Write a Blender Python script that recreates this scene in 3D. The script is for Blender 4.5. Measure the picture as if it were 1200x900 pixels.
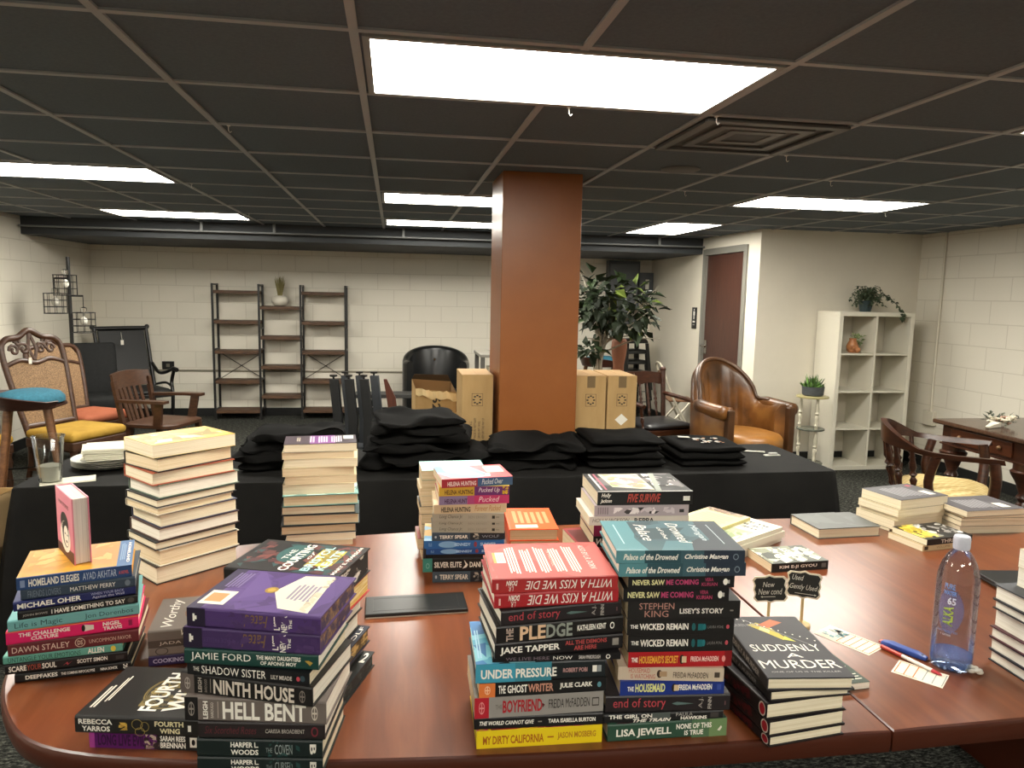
import bpy, bmesh, math, random
from mathutils import Matrix, Vector, noise
for o in list(bpy.data.objects): bpy.data.objects.remove(o)
SC = bpy.context.scene
COL = SC.collection
PI = math.pi
rad = math.radians

# ------------------------------------------------------------ camera
def look():
    yaw, pitch, roll = rad(9.25), rad(7.0), rad(1.153)
    cy, sy, cp, sp = math.cos(yaw), math.sin(yaw), math.cos(pitch), math.sin(pitch)
    f = Vector((sy*cp, cy*cp, -sp)); r = Vector((cy, -sy, 0)); u = r.cross(f)
    cr, sr = math.cos(roll), math.sin(roll)
    r2 = cr*r + sr*u; u2 = -sr*r + cr*u
    m = Matrix(((r2.x, u2.x, -f.x, 0), (r2.y, u2.y, -f.y, 0), (r2.z, u2.z, -f.z, 1.60), (0, 0, 0, 1)))
    cam = bpy.data.cameras.new('camera'); cam.sensor_width = 36; cam.lens = 25.72
    cam.clip_start = 0.02
    o = bpy.data.objects.new('camera', cam); COL.objects.link(o); o.matrix_world = m
    SC.camera = o
look()
# ------------------------------------------------------------ light and exposure
LAMP_STRENGTH = 32.0
LAMP_COLOUR = (1.0, 0.955, 0.85)
SC.view_settings.view_transform = 'Standard'
SC.view_settings.look = 'None'
SC.view_settings.gamma = 1.0
SC.view_settings.use_curve_mapping = False
SC.view_settings.exposure = 0.0
W = bpy.data.worlds.new('world'); SC.world = W; W.use_nodes = True
W.node_tree.nodes['Background'].inputs[0].default_value = (0.02, 0.02, 0.02, 1)
try:
    SC.cycles.max_bounces = 6; SC.cycles.diffuse_bounces = 4; SC.cycles.glossy_bounces = 3
    SC.cycles.transmission_bounces = 6; SC.cycles.transparent_max_bounces = 8
    SC.cycles.caustics_reflective = False; SC.cycles.caustics_refractive = False
    SC.cycles.sample_clamp_indirect = 4.0
except Exception:
    pass

# ------------------------------------------------------------ materials
def lin(h):
    h = h.lstrip('#')
    c = [int(h[i:i+2], 16)/255 for i in (0, 2, 4)]
    return tuple(x/12.92 if x <= .04045 else ((x+.055)/1.055)**2.4 for x in c) + (1.0,)
_M = {}
def mat(h, rough=.5, metal=0.0, spec=.5, kind='mat'):
    k = (h, rough, metal, spec, kind)
    if k in _M: return _M[k]
    m = bpy.data.materials.new('%s_%s' % (kind, h.strip('#'))); m.use_nodes = True
    b = m.node_tree.nodes['Principled BSDF']
    b.inputs['Base Color'].default_value = lin(h)
    b.inputs['Roughness'].default_value = rough; b.inputs['Metallic'].default_value = metal
    b.inputs['Specular IOR Level'].default_value = spec
    _M[k] = m
    return m
def nodes(name):
    m = bpy.data.materials.new(name); m.use_nodes = True
    nt = m.node_tree
    return m, nt, nt.nodes['Principled BSDF']
def N(nt, t, **kw):
    n = nt.nodes.new(t)
    for k, v in kw.items(): setattr(n, k, v)
    return n
def coords(nt, scale=(1, 1, 1), rot=(0, 0, 0), kind='Object'):
    tc = N(nt, 'ShaderNodeTexCoord'); mp = N(nt, 'ShaderNodeMapping')
    mp.inputs['Scale'].default_value = scale; mp.inputs['Rotation'].default_value = rot
    nt.links.new(tc.outputs[kind], mp.inputs['Vector'])
    return mp.outputs[0]
def ramp(nt, fac, stops):
    r = N(nt, 'ShaderNodeValToRGB')
    e = r.color_ramp.elements
    e[0].position, e[0].color = stops[0][0], lin(stops[0][1])
    e[1].position, e[1].color = stops[-1][0], lin(stops[-1][1])
    for p, c in stops[1:-1]:
        x = e.new(p); x.color = lin(c)
    nt.links.new(fac, r.inputs[0])
    return r.outputs[0]
def noise_mat(name, stops, scale=(1, 1, 1), nscale=10, detail=4, rough=.6, bump=0.0, bdist=.01, metal=0, spec=.5, rot=(0, 0, 0), rough2=.6):
    m, nt, b = nodes(name)
    v = coords(nt, scale, rot)
    n = N(nt, 'ShaderNodeTexNoise'); n.inputs['Scale'].default_value = nscale; n.inputs['Detail'].default_value = detail
    n.inputs['Roughness'].default_value = rough2
    nt.links.new(v, n.inputs['Vector'])
    nt.links.new(ramp(nt, n.outputs[0], stops), b.inputs['Base Color'])
    b.inputs['Roughness'].default_value = rough; b.inputs['Metallic'].default_value = metal
    b.inputs['Specular IOR Level'].default_value = spec
    if bump:
        bp = N(nt, 'ShaderNodeBump'); bp.inputs['Strength'].default_value = bump; bp.inputs['Distance'].default_value = bdist
        nt.links.new(n.outputs[0], bp.inputs['Height']); nt.links.new(bp.outputs[0], b.inputs['Normal'])
    return m
def block_mat(name, face, col='#e0dacb'):
    # painted concrete block, 0.40 x 0.20 m, running bond
    m, nt, b = nodes(name)
    rot = {'xz': (rad(-90), 0, 0), 'yz': (rad(-90), rad(0), rad(0))}[face]
    tc = N(nt, 'ShaderNodeTexCoord'); sp = N(nt, 'ShaderNodeSeparateXYZ'); cb = N(nt, 'ShaderNodeCombineXYZ')
    nt.links.new(tc.outputs['Object'], sp.inputs[0])
    nt.links.new(sp.outputs['X' if face == 'xz' else 'Y'], cb.inputs[0]); nt.links.new(sp.outputs['Z'], cb.inputs[1])
    br = N(nt, 'ShaderNodeTexBrick'); br.offset = .5
    br.inputs['Color1'].default_value = (1, 1, 1, 1); br.inputs['Color2'].default_value = (1, 1, 1, 1); br.inputs['Mortar'].default_value = (0, 0, 0, 1)
    br.inputs['Scale'].default_value = 1; br.inputs['Brick Width'].default_value = .406; br.inputs['Row Height'].default_value = .203
    br.inputs['Mortar Size'].default_value = .006; br.inputs['Mortar Smooth'].default_value = .6
    nt.links.new(cb.outputs[0], br.inputs['Vector'])
    n = N(nt, 'ShaderNodeTexNoise'); n.inputs['Scale'].default_value = 60; n.inputs['Detail'].default_value = 3
    nt.links.new(cb.outputs[0], n.inputs['Vector'])
    mx = N(nt, 'ShaderNodeMixRGB'); mx.inputs[1].default_value = lin('#d0c9b9'); mx.inputs[2].default_value = lin(col)
    nt.links.new(br.outputs['Color'], mx.inputs[0]); nt.links.new(mx.outputs[0], b.inputs['Base Color'])
    ad = N(nt, 'ShaderNodeMath', operation='MULTIPLY_ADD'); ad.inputs[1].default_value = .12
    nt.links.new(n.outputs[0], ad.inputs[0]); nt.links.new(br.outputs['Color'], ad.inputs[2])
    bp = N(nt, 'ShaderNodeBump'); bp.inputs['Strength'].default_value = .3; bp.inputs['Distance'].default_value = .005
    nt.links.new(ad.outputs[0], bp.inputs['Height']); nt.links.new(bp.outputs[0], b.inputs['Normal'])
    b.inputs['Roughness'].default_value = .55
    return m
def glass_mat(name, col, rough=.02, ior=1.35):
    m, nt, b = nodes(name)
    b.inputs['Base Color'].default_value = col; b.inputs['Roughness'].default_value = rough
    b.inputs['Transmission Weight'].default_value = 1.0; b.inputs['IOR'].default_value = ior
    return m
def thin_mat(name, col, alpha):
    m, nt, b = nodes(name)
    b.inputs['Base Color'].default_value = col; b.inputs['Alpha'].default_value = alpha
    b.inputs['Roughness'].default_value = .06; b.inputs['Specular IOR Level'].default_value = .9
    return m
def clear_mat(name, tint, gl=.75):
    m = bpy.data.materials.new(name); m.use_nodes = True
    nt = m.node_tree; nt.nodes.remove(nt.nodes['Principled BSDF'])
    tr = N(nt, 'ShaderNodeBsdfTransparent'); tr.inputs[0].default_value = tint + (1,)
    g = N(nt, 'ShaderNodeBsdfGlossy'); g.inputs['Roughness'].default_value = .04; g.inputs['Color'].default_value = (.95, .97, 1, 1)
    lw = N(nt, 'ShaderNodeLayerWeight'); lw.inputs['Blend'].default_value = .22
    mm = N(nt, 'ShaderNodeMath', operation='MULTIPLY_ADD'); mm.inputs[1].default_value = gl; mm.inputs[2].default_value = .03
    nt.links.new(lw.outputs['Fresnel'], mm.inputs[0])
    mx = N(nt, 'ShaderNodeMixShader'); nt.links.new(mm.outputs[0], mx.inputs[0]); nt.links.new(tr.outputs[0], mx.inputs[1]); nt.links.new(g.outputs[0], mx.inputs[2])
    nt.links.new(mx.outputs[0], nt.nodes['Material Output'].inputs[0])
    return m
def emit_mat(name, col, s):
    m = bpy.data.materials.new(name); m.use_nodes = True
    nt = m.node_tree; nt.nodes.remove(nt.nodes['Principled BSDF'])
    e = N(nt, 'ShaderNodeEmission'); e.inputs[0].default_value = col + (1,); e.inputs[1].default_value = s
    nt.links.new(e.outputs[0], nt.nodes['Material Output'].inputs[0])
    return m

# ------------------------------------------------------------ mesh building
class MB:
    def __init__(s): s.v = []; s.f = []; s.m = []; s.M = Matrix.Identity(4)
    def add(s, vs, fs, mi=0, M=None):
        T = s.M @ M if M is not None else s.M
        k = len(s.v)
        s.v += [T @ Vector(p) for p in vs]
        s.f += [[i+k for i in f] for f in fs]; s.m += [mi]*len(fs)
        return s
    def box(s, x0, x1, y0, y1, z0, z1, mi=0, M=None):
        vs = [(x, y, z) for z in (z0, z1) for y in (y0, y1) for x in (x0, x1)]
        return s.add(vs, [(0, 2, 3, 1), (4, 5, 7, 6), (0, 1, 5, 4), (2, 6, 7, 3), (0, 4, 6, 2), (1, 3, 7, 5)], mi, M)
    def bar(s, a, b, w, d, mi=0, up=(0, 0, 1)):
        # rectangular bar from a to b
        a = Vector(a); b = Vector(b); t = (b-a).normalized(); u = Vector(up)
        if abs(t.dot(u)) > .95: u = Vector((0, 1, 0))
        x = t.cross(u).normalized(); y = x.cross(t)
        vs = [p + x*i*w/2 + y*j*d/2 for p in (a, b) for i, j in ((-1, -1), (1, -1), (1, 1), (-1, 1))]
        return s.add(vs, [(3, 2, 1, 0), (4, 5, 6, 7), (0, 1, 5, 4), (1, 2, 6, 5), (2, 3, 7, 6), (3, 0, 4, 7)], mi)
    def tube(s, pts, r, n=8, mi=0, closed=False):
        P = [Vector(p) for p in pts]; k = len(P)
        R = r if isinstance(r, (list, tuple)) else [r]*k
        rings = []; x = None
        for i, p in enumerate(P):
            if closed: t = P[(i+1) % k] - P[i-1]
            else: t = P[min(i+1, k-1)] - P[max(i-1, 0)]
            t.normalize()
            if x is None:
                u = Vector((0, 0, 1)) if abs(t.z) < .9 else Vector((1, 0, 0))
                x = t.cross(u).normalized()
            else: x = (x - t*x.dot(t)).normalized()
            y = t.cross(x)
            rings.append([p + (x*math.cos(2*PI*j/n) + y*math.sin(2*PI*j/n))*R[i] for j in range(n)])
        vs = [q for g in rings for q in g]; fs = []
        for i in range(k if closed else k-1):
            i2 = (i+1) % k
            for j in range(n):
                fs.append((i*n+j, i*n+(j+1) % n, i2*n+(j+1) % n, i2*n+j))
        if not closed: fs += [tuple(range(n-1, -1, -1)), tuple((k-1)*n+j for j in range(n))]
        return s.add(vs, fs, mi)
    def lathe(s, prof, n=20, mi=0, M=None, cap=True):
        vs = [(r*math.cos(2*PI*j/n), r*math.sin(2*PI*j/n), z) for r, z in prof for j in range(n)]
        fs = [(i*n+j, i*n+(j+1) % n, (i+1)*n+(j+1) % n, (i+1)*n+j) for i in range(len(prof)-1) for j in range(n)]
        if cap: fs += [tuple(range(n-1, -1, -1)), tuple((len(prof)-1)*n+j for j in range(n))]
        return s.add(vs, fs, mi, M)
    def prism(s, poly, z0, z1, mi=0, M=None, mtop=None):
        n = len(poly); vs = [(x, y, z0) for x, y in poly] + [(x, y, z1) for x, y in poly]
        s.add(vs, [tuple(range(n-1, -1, -1))] + [(i, (i+1) % n, n+(i+1) % n, n+i) for i in range(n)], mi, M)
        return s.add(vs[n:], [tuple(range(n))], mi if mtop is None else mtop, M)
    def loft(s, rings, mi=0, closed=True, caps=True):
        n = len(rings[0]); vs = [p for r in rings for p in r]
        fs = [(i*n+j, i*n+(j+1) % n, (i+1)*n+(j+1) % n, (i+1)*n+j) for i in range(len(rings)-1) for j in range(n if closed else n-1)]
        if caps and closed: fs += [tuple(range(n-1, -1, -1)), tuple((len(rings)-1)*n+j for j in range(n))]
        return s.add(vs, fs, mi)
    def ball(s, c, r, n=12, k=8, mi=0, sc=(1, 1, 1)):
        prof = [(max(1e-4, r*math.sin(PI*i/k)), -r*math.cos(PI*i/k)) for i in range(k+1)]
        return s.lathe(prof, n, mi, Matrix.Translation(c) @ Matrix.Diagonal((sc[0], sc[1], sc[2], 1)))
    def build(s, name, mats, parent=None, smooth=0, bevel=0.0, seg=2, loc=None):
        if not isinstance(mats, (list, tuple)): mats = [mats]
        me = bpy.data.meshes.new(name)
        me.from_pydata([tuple(v) for v in s.v], [], s.f)
        for m in mats: me.materials.append(m)
        me.polygons.foreach_set('material_index', s.m)
        if bevel:
            bm = bmesh.new(); bm.from_mesh(me)
            bmesh.ops.remove_doubles(bm, verts=bm.verts, dist=1e-5)
            bm.normal_update()
            es = [e for e in bm.edges if len(e.link_faces) == 2 and e.calc_face_angle(0) > .6]
            bmesh.ops.bevel(bm, geom=es, offset=bevel, segments=seg, profile=.5, affect='EDGES', clamp_overlap=True)
            bm.to_mesh(me); bm.free()
        me.update()
        if smooth:
            me.polygons.foreach_set('use_smooth', [True]*len(me.polygons))
            me.set_sharp_from_angle(angle=rad(smooth))
        o = bpy.data.objects.new(name, me); COL.objects.link(o)
        if parent is not None: o.parent = parent
        if loc is not None: o.location = loc
        return o
def thing(name, label, cat, loc=(0, 0, 0), rz=0.0, group=None):
    o = bpy.data.objects.new(name, None); COL.objects.link(o)
    o.empty_display_size = .05
    o.location = loc; o.rotation_euler = (0, 0, rz)
    return tag(o, label, cat, group)
def tag(o, label, cat, group=None):
    o['label'] = label; o['category'] = cat
    if group: o['group'] = group
    return o
def struct(o):
    o['kind'] = 'structure'; return o
def dup(root, loc, rz, label, group=None):
    r = root.copy(); COL.objects.link(r); r.location = loc; r.rotation_euler = (0, 0, rz); r['label'] = label
    if group: r['group'] = group
    for ch in list(root.children):
        c = ch.copy(); COL.objects.link(c); c.parent = r
        for g in list(ch.children):
            d = g.copy(); COL.objects.link(d); d.parent = c
    return r
def catmull(P, n=6, closed=False):
    P = [Vector(p) for p in P]; k = len(P); out = []
    for i in range(k if closed else k-1):
        a, b, c, d = (P[(i-1) % k], P[i], P[(i+1) % k], P[(i+2) % k]) if closed else (P[max(i-1, 0)], P[i], P[i+1], P[min(i+2, k-1)])
        for j in range(n):
            t = j/n
            out.append(.5*((2*b) + (c-a)*t + (2*a-5*b+4*c-d)*t*t + (3*b-a-3*c+d)*t**3))
    if not closed: out.append(P[-1])
    return out
def T(x, y, z=0, rz=0.0, rx=0.0, ry=0.0):
    return Matrix.Translation((x, y, z)) @ Matrix.Rotation(rz, 4, 'Z') @ Matrix.Rotation(ry, 4, 'Y') @ Matrix.Rotation(rx, 4, 'X')

# text as filled mesh, normalised to the unit box
_TX = {}
def text_geo(s, bold=False, ital=False):
    k = (s, bold, ital)
    if k in _TX: return _TX[k]
    cu = bpy.data.curves.new('lettering', 'FONT'); cu.body = s; cu.resolution_u = 2
    if bold: cu.offset = .028
    if ital: cu.shear = .3
    ob = bpy.data.objects.new('lettering', cu)
    COL.objects.link(ob)
    dg = bpy.context.evaluated_depsgraph_get(); dg.update()
    oe = ob.evaluated_get(dg); me = oe.to_mesh()
    vs = [tuple(v.co) for v in me.vertices]; fs = [tuple(p.vertices) for p in me.polygons]
    oe.to_mesh_clear()
    bpy.data.objects.remove(ob); bpy.data.curves.remove(cu)
    if vs:
        x0 = min(v[0] for v in vs); x1 = max(v[0] for v in vs); y0 = min(v[1] for v in vs); y1 = max(v[1] for v in vs)
        vs = [((v[0]-x0)/max(1e-6, x1-x0), (v[1]-y0)/max(1e-6, y1-y0)) for v in vs]
    _TX[k] = (vs, fs)
    return _TX[k]
def put_text(mb, s, a, b, c, d, plane, mi, rot=0, bold=False, ital=False):
    # plane(u, v) -> point ; text fills the box a..b, c..d of that plane ; rot in quarter turns (counter clockwise)
    vs, fs = text_geo(s, bold, ital)
    def mp(x, y):
        for _ in range(rot % 4): x, y = 1-y, x
        return plane(a+(b-a)*x, c+(d-c)*y)
    mb.add([mp(x, y) for x, y in vs], fs, mi)

# ============================================================ the room
ZC = 2.264; XL, XR, YB, YF = -3.6, 5.15, 9.6, -4.2
XD, YA = 3.45, 6.61                      # door wall plane, alcove wall plane
GX, GY, GP = -0.102, 1.997, .61          # ceiling grid
BLK_XZ = block_mat('painted_block_back', 'xz'); BLK_YZ = block_mat('painted_block_side', 'yz')
PLAST = noise_mat('painted_plaster', [(.3, '#d8d1c1'), (.7, '#ded7c7')], nscale=3, rough=.6, bump=.05, bdist=.002)
CARPET = noise_mat('carpet', [(.36, '#111110'), (.48, '#252523'), (.57, '#52534c'), (.7, '#8a8b7f')], scale=(1, 2.6, 1), nscale=38, detail=5, rough=.95, bump=.6, bdist=.01, spec=.1, rough2=.75)
TILE = noise_mat('ceiling_tile', [(.3, '#5b646b'), (.7, '#636c73')], nscale=90, rough=.85, bump=.15, bdist=.002, spec=.2)
GRID = mat('#a3a5a6', .5); SOFF = mat('#34373a', .7); BASEM = mat('#121312', .6); PIPE = mat('#6d6f6e', .4)

struct(MB().box(XL-.1, XR+.1, YF-.1, YB+.1, -.1, 0).build('floor', CARPET))
struct(MB().box(XL-.1, XR+.1, YF-.1, YB+.1, ZC, ZC+.1).build('ceiling', TILE))
struct(MB().box(XL, XR, YB, YB+.1, 0, ZC).build('wall_back', BLK_XZ))
struct(MB().box(XL-.1, XL, YF, YB, 0, ZC).build('wall_left', BLK_YZ))
struct(MB().box(XR, XR+.1, YF, YB, 0, ZC).build('wall_right', BLK_YZ))
struct(MB().box(XL, XR, YF-.1, YF, 0, ZC).build('wall_front', PLAST))
# restroom block: one L of plaster with the doorway left open
w = MB(); dy0, dy1, dz = 6.90, 7.84, 2.085
w.box(XD, XR, YA, YA+.12, 0, ZC); w.box(XD, XD+.12, YA+.12, dy0, 0, ZC); w.box(XD, XD+.12, dy1, YB, 0, ZC); w.box(XD, XD+.12, dy0, dy1, dz, ZC)
struct(w.build('wall_partition', PLAST))
g = MB()
for j in range(-5, 9):
    x = GX+GP*j
    if XL < x < XR: g.box(x-.012, x+.012, YF, 7.95, ZC-.007, ZC+.01)
for k in range(-10, 11):
    y = GY+GP*k
    g.box(XL, XR if y < YA else XD, y-.012, y+.012, ZC-.0066, ZC+.01)
struct(g.build('trim_1', GRID))
struct(MB().box(XL, XD, 7.95, YB, 2.092, ZC).build('wall_soffit', SOFF))
b = MB().box(XL, XD, YB-.014, YB, 0, .10); struct(b.build('baseboard_back', BASEM))
struct(MB().box(XL, XL+.014, YF, YB-.014, 0, .10).build('baseboard_left', BASEM))
struct(MB().box(XR-.014, XR, YF, YA, 0, .10).build('baseboard_right', BASEM))
b = MB().box(XD, XR-.014, YA-.014, YA, 0, .10).box(XD-.014, XD, dy1+.055, YB-.014, 0, .10); struct(b.build('baseboard_partition', BASEM))
# orange pillar
ORANGE = noise_mat('orange_paint', [(.3, '#854d22'), (.7, '#8b5226')], nscale=8, rough=.35, bump=.03, bdist=.002)
struct(MB().box(.585, 1.03, 4.03, 4.47, 0, ZC).build('wall_pillar', ORANGE, bevel=.004))

# door with steel frame
DOORW = noise_mat('door_veneer', [(.3, '#37201a'), (.55, '#43271e'), (.8, '#4f3025')], scale=(14, 14, 1.2), nscale=4, rough=.4)
FRAMEM = mat('#77756d', .45); STEEL = mat('#b9b7b0', .25, 1.0)
d = MB(); 
d.box(XD-.02, XD+.12, dy0-.05, dy0+.015, 0, dz+.05); d.box(XD-.02, XD+.12, dy1-.015, dy1+.05, 0, dz+.05); d.box(XD-.02, XD+.12, dy0+.015, dy1-.015, dz-.015, dz+.05)
dr = struct(d.build('door_1', FRAMEM, bevel=.003))
lf = MB().box(XD+.012, XD+.055, dy0+.02, dy1-.02, .01, dz-.02).build('door_leaf', DOORW, dr)
h = MB(); h.box(XD+.002, XD+.012, 7.735, 7.795, .98, 1.13)
h.tube([(XD+.004, 7.765, 1.07), (XD-.05, 7.765, 1.07), (XD-.055, 7.70, 1.068), (XD-.05, 7.65, 1.065)], .011, 8)
h.build('door_handle', STEEL, dr, smooth=40)
for z in (.28, 1.02, 1.75): MB().box(XD-.004, XD+.012, 6.905, 6.935, z-.055, z+.055).build('hinge', STEEL, dr)
# restroom sign
sg = MB().box(3.442, 3.449, 8.02, 8.15, 1.245, 1.49)
sgo = thing('restroom_sign', 'small black restroom sign with white figure left of the brown door', 'sign', (0, 0, 0))
sg.build('plate', mat('#131313', .4), sgo, bevel=.002)
p = MB(); Ms = Matrix(((0, 0, -1, 3.4415), (-1, 0, 0, 8.085), (0, 1, 0, 0), (0, 0, 0, 1)))
p.add([(.012*math.cos(a*PI/6), 1.462+.012*math.sin(a*PI/6), 0) for a in range(12)], [tuple(range(12))], 0, Ms)
for q in ([(-.024, 1.445), (.024, 1.445), (.024, 1.40), (.015, 1.40), (.015, 1.355), (.003, 1.355), (.003, 1.395), (-.003, 1.395), (-.003, 1.355), (-.015, 1.355), (-.015, 1.40), (-.024, 1.40)],):
    p.add([(x, y, 0) for x, y in q], [tuple(range(len(q)))], 0, Ms)
p.add([(-.034, 1.316, 0), (.034, 1.316, 0), (.034, 1.334, 0), (-.034, 1.334, 0)], [(0, 1, 2, 3)], 0, Ms)
for k in range(6): p.add([(-.03+.01*k+.004*math.cos(a*PI/3), 1.29+.004*math.sin(a*PI/3), 0) for a in range(6)], [tuple(range(6))], 0, Ms)
p.build('lettering', mat('#e8e6de', .5), sgo)

# ceiling lights
EMIT = emit_mat('light_diffuser', LAMP_COLOUR, LAMP_STRENGTH); LFR = mat('#8d8c88', .4)
def troffer(j, k, label, turned=False):
    x0, y0 = GX+GP*j+.02, GY+GP*k+.02
    w_, d_ = (.57, 1.18) if turned else (1.18, .57)
    t = thing('ceiling_light', label, 'ceiling light', (x0, y0, ZC-.012), 0, 'recessed ceiling light panels')
    f = MB()
    for a in ((0, w_, 0, .02), (0, w_, d_-.02, d_), (0, .02, .02, d_-.02), (w_-.02, w_, .02, d_-.02)): f.box(*a, 0, .011)
    f.build('frame', LFR, t)
    MB().box(.02, w_-.02, .02, d_-.02, .003, .010).build('diffuser', EMIT, t)
troffer(0, 0, 'largest bright ceiling light panel, above the table in front of the orange pillar')
troffer(0, 5, 'bright ceiling panel meeting the left side of the pillar, nearer of two')
troffer(0, 8, 'bright ceiling panel meeting the left side of the pillar, farther of two')
troffer(-4, 4, 'bright ceiling panel cut by the left edge of the photo')
troffer(-4, 8, 'narrow bright ceiling panel near the back wall above the ladder shelves')
troffer(4, 4, 'bright ceiling panel at right, in front of the restroom wall corner')
troffer(4, 7, 'small bright ceiling panel near the dark soffit, right of the pillar', True)
troffer(4, 0, 'ceiling light panel only its tip showing at the right edge')
for j, k in ((-4, -1), (-4, -6), (0, -5), (4, -5)):
    troffer(j, k, 'ceiling light panel behind the camera')
# ceiling vent and round speaker
v = thing('ceiling_vent', 'grey square ceiling air vent right of the largest light', 'vent', (GX+GP*2, GY+GP, ZC-.02))
vm = mat('#5a5a58', .45); f = MB()
for i, (a, z) in enumerate(((.0, .0), (.09, .004), (.17, .008))):
    c = .61-a; 
    for q in ((a+.02, c-.02, a+.02, a+.06), (a+.02, c-.02, c-.06, c-.02), (a+.02, a+.06, a+.06, c-.06), (c-.06, c-.02, a+.06, c-.06)): f.box(q[0], q[1], q[2], q[3], z, z+.011)
f.build('frame', vm, v, bevel=.003); MB().box(.03, .58, .03, .58, .0125, .019).build('backing', mat('#4b4b49', .6), v)
sp = MB().lathe([(.02, -.012), (.085, -.012), (.1, -.006), (.1, -.0005)], 32, 0, T(1.47, 3.72, ZC)).build('ceiling_speaker', mat('#5f5f5d', .5), smooth=40)
tag(sp, 'round grey ceiling speaker behind the square vent', 'speaker')
# pipe along the soffit
pp = thing('sprinkler_pipe', 'thin grey pipe hung from brackets along the dark soffit', 'pipe', (0, 0, 0))
MB().tube([(XL+.02, 7.86, 2.165), (XD-.02, 7.86, 2.165)], .010, 10).build('pipe', PIPE, pp, smooth=60)
for x in (-1.9, -1.2, .1, 1.95, 2.9): MB().box(x-.012, x+.012, 7.845, 7.875, 2.165, ZC-.0005).build('bracket', PIPE, pp)
# wall conduits, outlets, electrical panels
WHT = mat('#d3ccba', .5)
c = thing('wall_conduit', 'thin vertical white conduit with outlet box on right block wall', 'conduit')
MB().tube([(XR-.014, 6.27, .56), (XR-.014, 6.27, ZC-.01)], .012, 8).build('pipe', WHT, c, smooth=60)
MB().box(XR-.045, XR-.001, 6.20, 6.34, .42, .56).build('outlet_box', WHT, c, bevel=.006)
c = MB().tube([(XL+.03, YB-.013, .585), (XD-.03, YB-.013, .545)], .011, 8).build('wall_pipe', mat('#8d8676', .5), smooth=60)
tag(c, 'thin horizontal pipe running low along the back block wall', 'pipe')
c = thing('wall_outlet', 'black electrical outlet on back wall behind the rocking chair', 'outlet', (-2.76, YB-.012, .64))
MB().box(-.07, .07, -.01, .011, -.05, .05).build('cover_plate', mat('#1b1b1a', .4), c, bevel=.004)
MB().box(-.02, .02, -.016, -.0105, -.02, .02).build('socket', mat('#6e6a5e', .4), c)
GREY = mat('#43464a', .45); GREYL = mat('#54585c', .4)
e = thing('electrical_panel', 'large grey electrical panel on back wall above the ficus', 'electrical panel', (3.03, YB-.06, 1.55))
MB().box(-.22, .22, -.05, .0595, -.32, .52).build('cabinet', GREY, e, bevel=.006)
MB().box(-.19, .19, -.062, -.0505, -.28, .48).build('panel_door', GREYL, e, bevel=.004)
MB().box(.14, .165, -.072, -.0625, .06, .14).build('latch', STEEL, e)
e = thing('disconnect_switch', 'small grey switch box with white label on back wall corner', 'switch box', (3.33, YB-.05, 1.72))
MB().box(-.11, .11, -.06, .0495, -.2, .2).build('cabinet', GREY, e, bevel=.006)
MB().box(.0, .05, -.0615, -.0605, -.02, .11).build('warning_label', mat('#cfccc0', .6), e)
MB().box(.09, .1, -.09, -.0605, -.1, -.02).tube([(.095, -.06, -.06), (.095, -.1, -.09)], .012).build('switch_lever', mat('#222426', .4), e)

hk = None
for j, k, dx in ((1, 1, .1), (2, 1, .04), (3, 2, .05), (-1, 2, .05), (-2, 5, .05), (-2, 8, .06), (4, 4, .05), (3, 4, .06), (6, 5, .05), (5, 4, .05), (4, 3, .05)):
    x, y = GX+GP*j+dx, GY+GP*k
    if hk is None:
        hk = MB().tube([(0, 0, 0), (0, 0, -.018), (.006, 0, -.026), (.012, 0, -.02)], .002, 5).box(-.006, .006, -.008, .008, 0, .003).build('ceiling_hook', mat('#d8d6ce', .4), None, loc=(x, y, ZC-.0105))
        tag(hk, 'tiny white hook clipped on the ceiling grid', 'hook', 'ceiling grid hooks')
    else:
        o = hk.copy(); COL.objects.link(o); o.location = (x, y, ZC-.0105)

# ============================================================ furniture
BLACKM = mat('#181716', .45); DKW = noise_mat('dark_stained_wood', [(.3, '#2a160e'), (.55, '#3c2012'), (.8, '#4d2b19')], scale=(3, 3, 12), nscale=5, rough=.32)
MIDW = noise_mat('brown_wood', [(.3, '#382216'), (.55, '#472d1d'), (.8, '#573a26')], scale=(3, 3, 10), nscale=6, rough=.38)
LTW = noise_mat('walnut_wood', [(.3, '#5f3d25'), (.6, '#7a5233'), (.8, '#8a6040')], scale=(3, 3, 9), nscale=6, rough=.42)
RUST = noise_mat('rustic_board', [(.3, '#3c2a1c'), (.55, '#543a26'), (.8, '#6b4c31')], scale=(2, 14, 14), nscale=5, rough=.6)
CHROME = mat('#c9c8c4', .15, 1.0)

# ---- ladder bookcase
t = thing('ladder_bookcase', 'triple black metal bookcase with brown boards against the back wall', 'bookcase', (-1.37, 9.42, 0))
xs = (-.78, -.245, .245, .78)
for i, x in enumerate(xs):
    hh = 1.66
    m = MB()
    for y in (-.13, .13): m.bar((x, y, 0), (x, y, hh), .024, .024)
    for z in (hh-.012, 1.22-.1*(i % 2), .86, .49, .12): m.bar((x, -.13, z), (x, .13, z), .02, .02)
    m.build('side_frame', BLACKM, t)
for x0, x1, zs in ((-.768, -.257, (1.56, 1.195, .83, .465, .10)), (-.233, .233, (1.375, 1.01, .645, .28)), (.257, .768, (1.56, 1.195, .83, .465, .10))):
    for z in zs: MB().box(x0, x1, -.135, .135, z-.02, z+.02).build('shelf', RUST, t, bevel=.003)
for x0, x1 in ((-.768, -.257), (.257, .768)):
    MB().tube([(x0, .128, .48), (x1, .128, .81)], .005, 6).tube([(x0, .128, .81), (x1, .134, .48)], .005, 6).build('cross_brace', BLACKM, t)
v = thing('grass_vase', 'round white vase with dry grass on the middle tier of bookcase', 'vase', (-1.385, 9.42, 1.3955))
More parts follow.
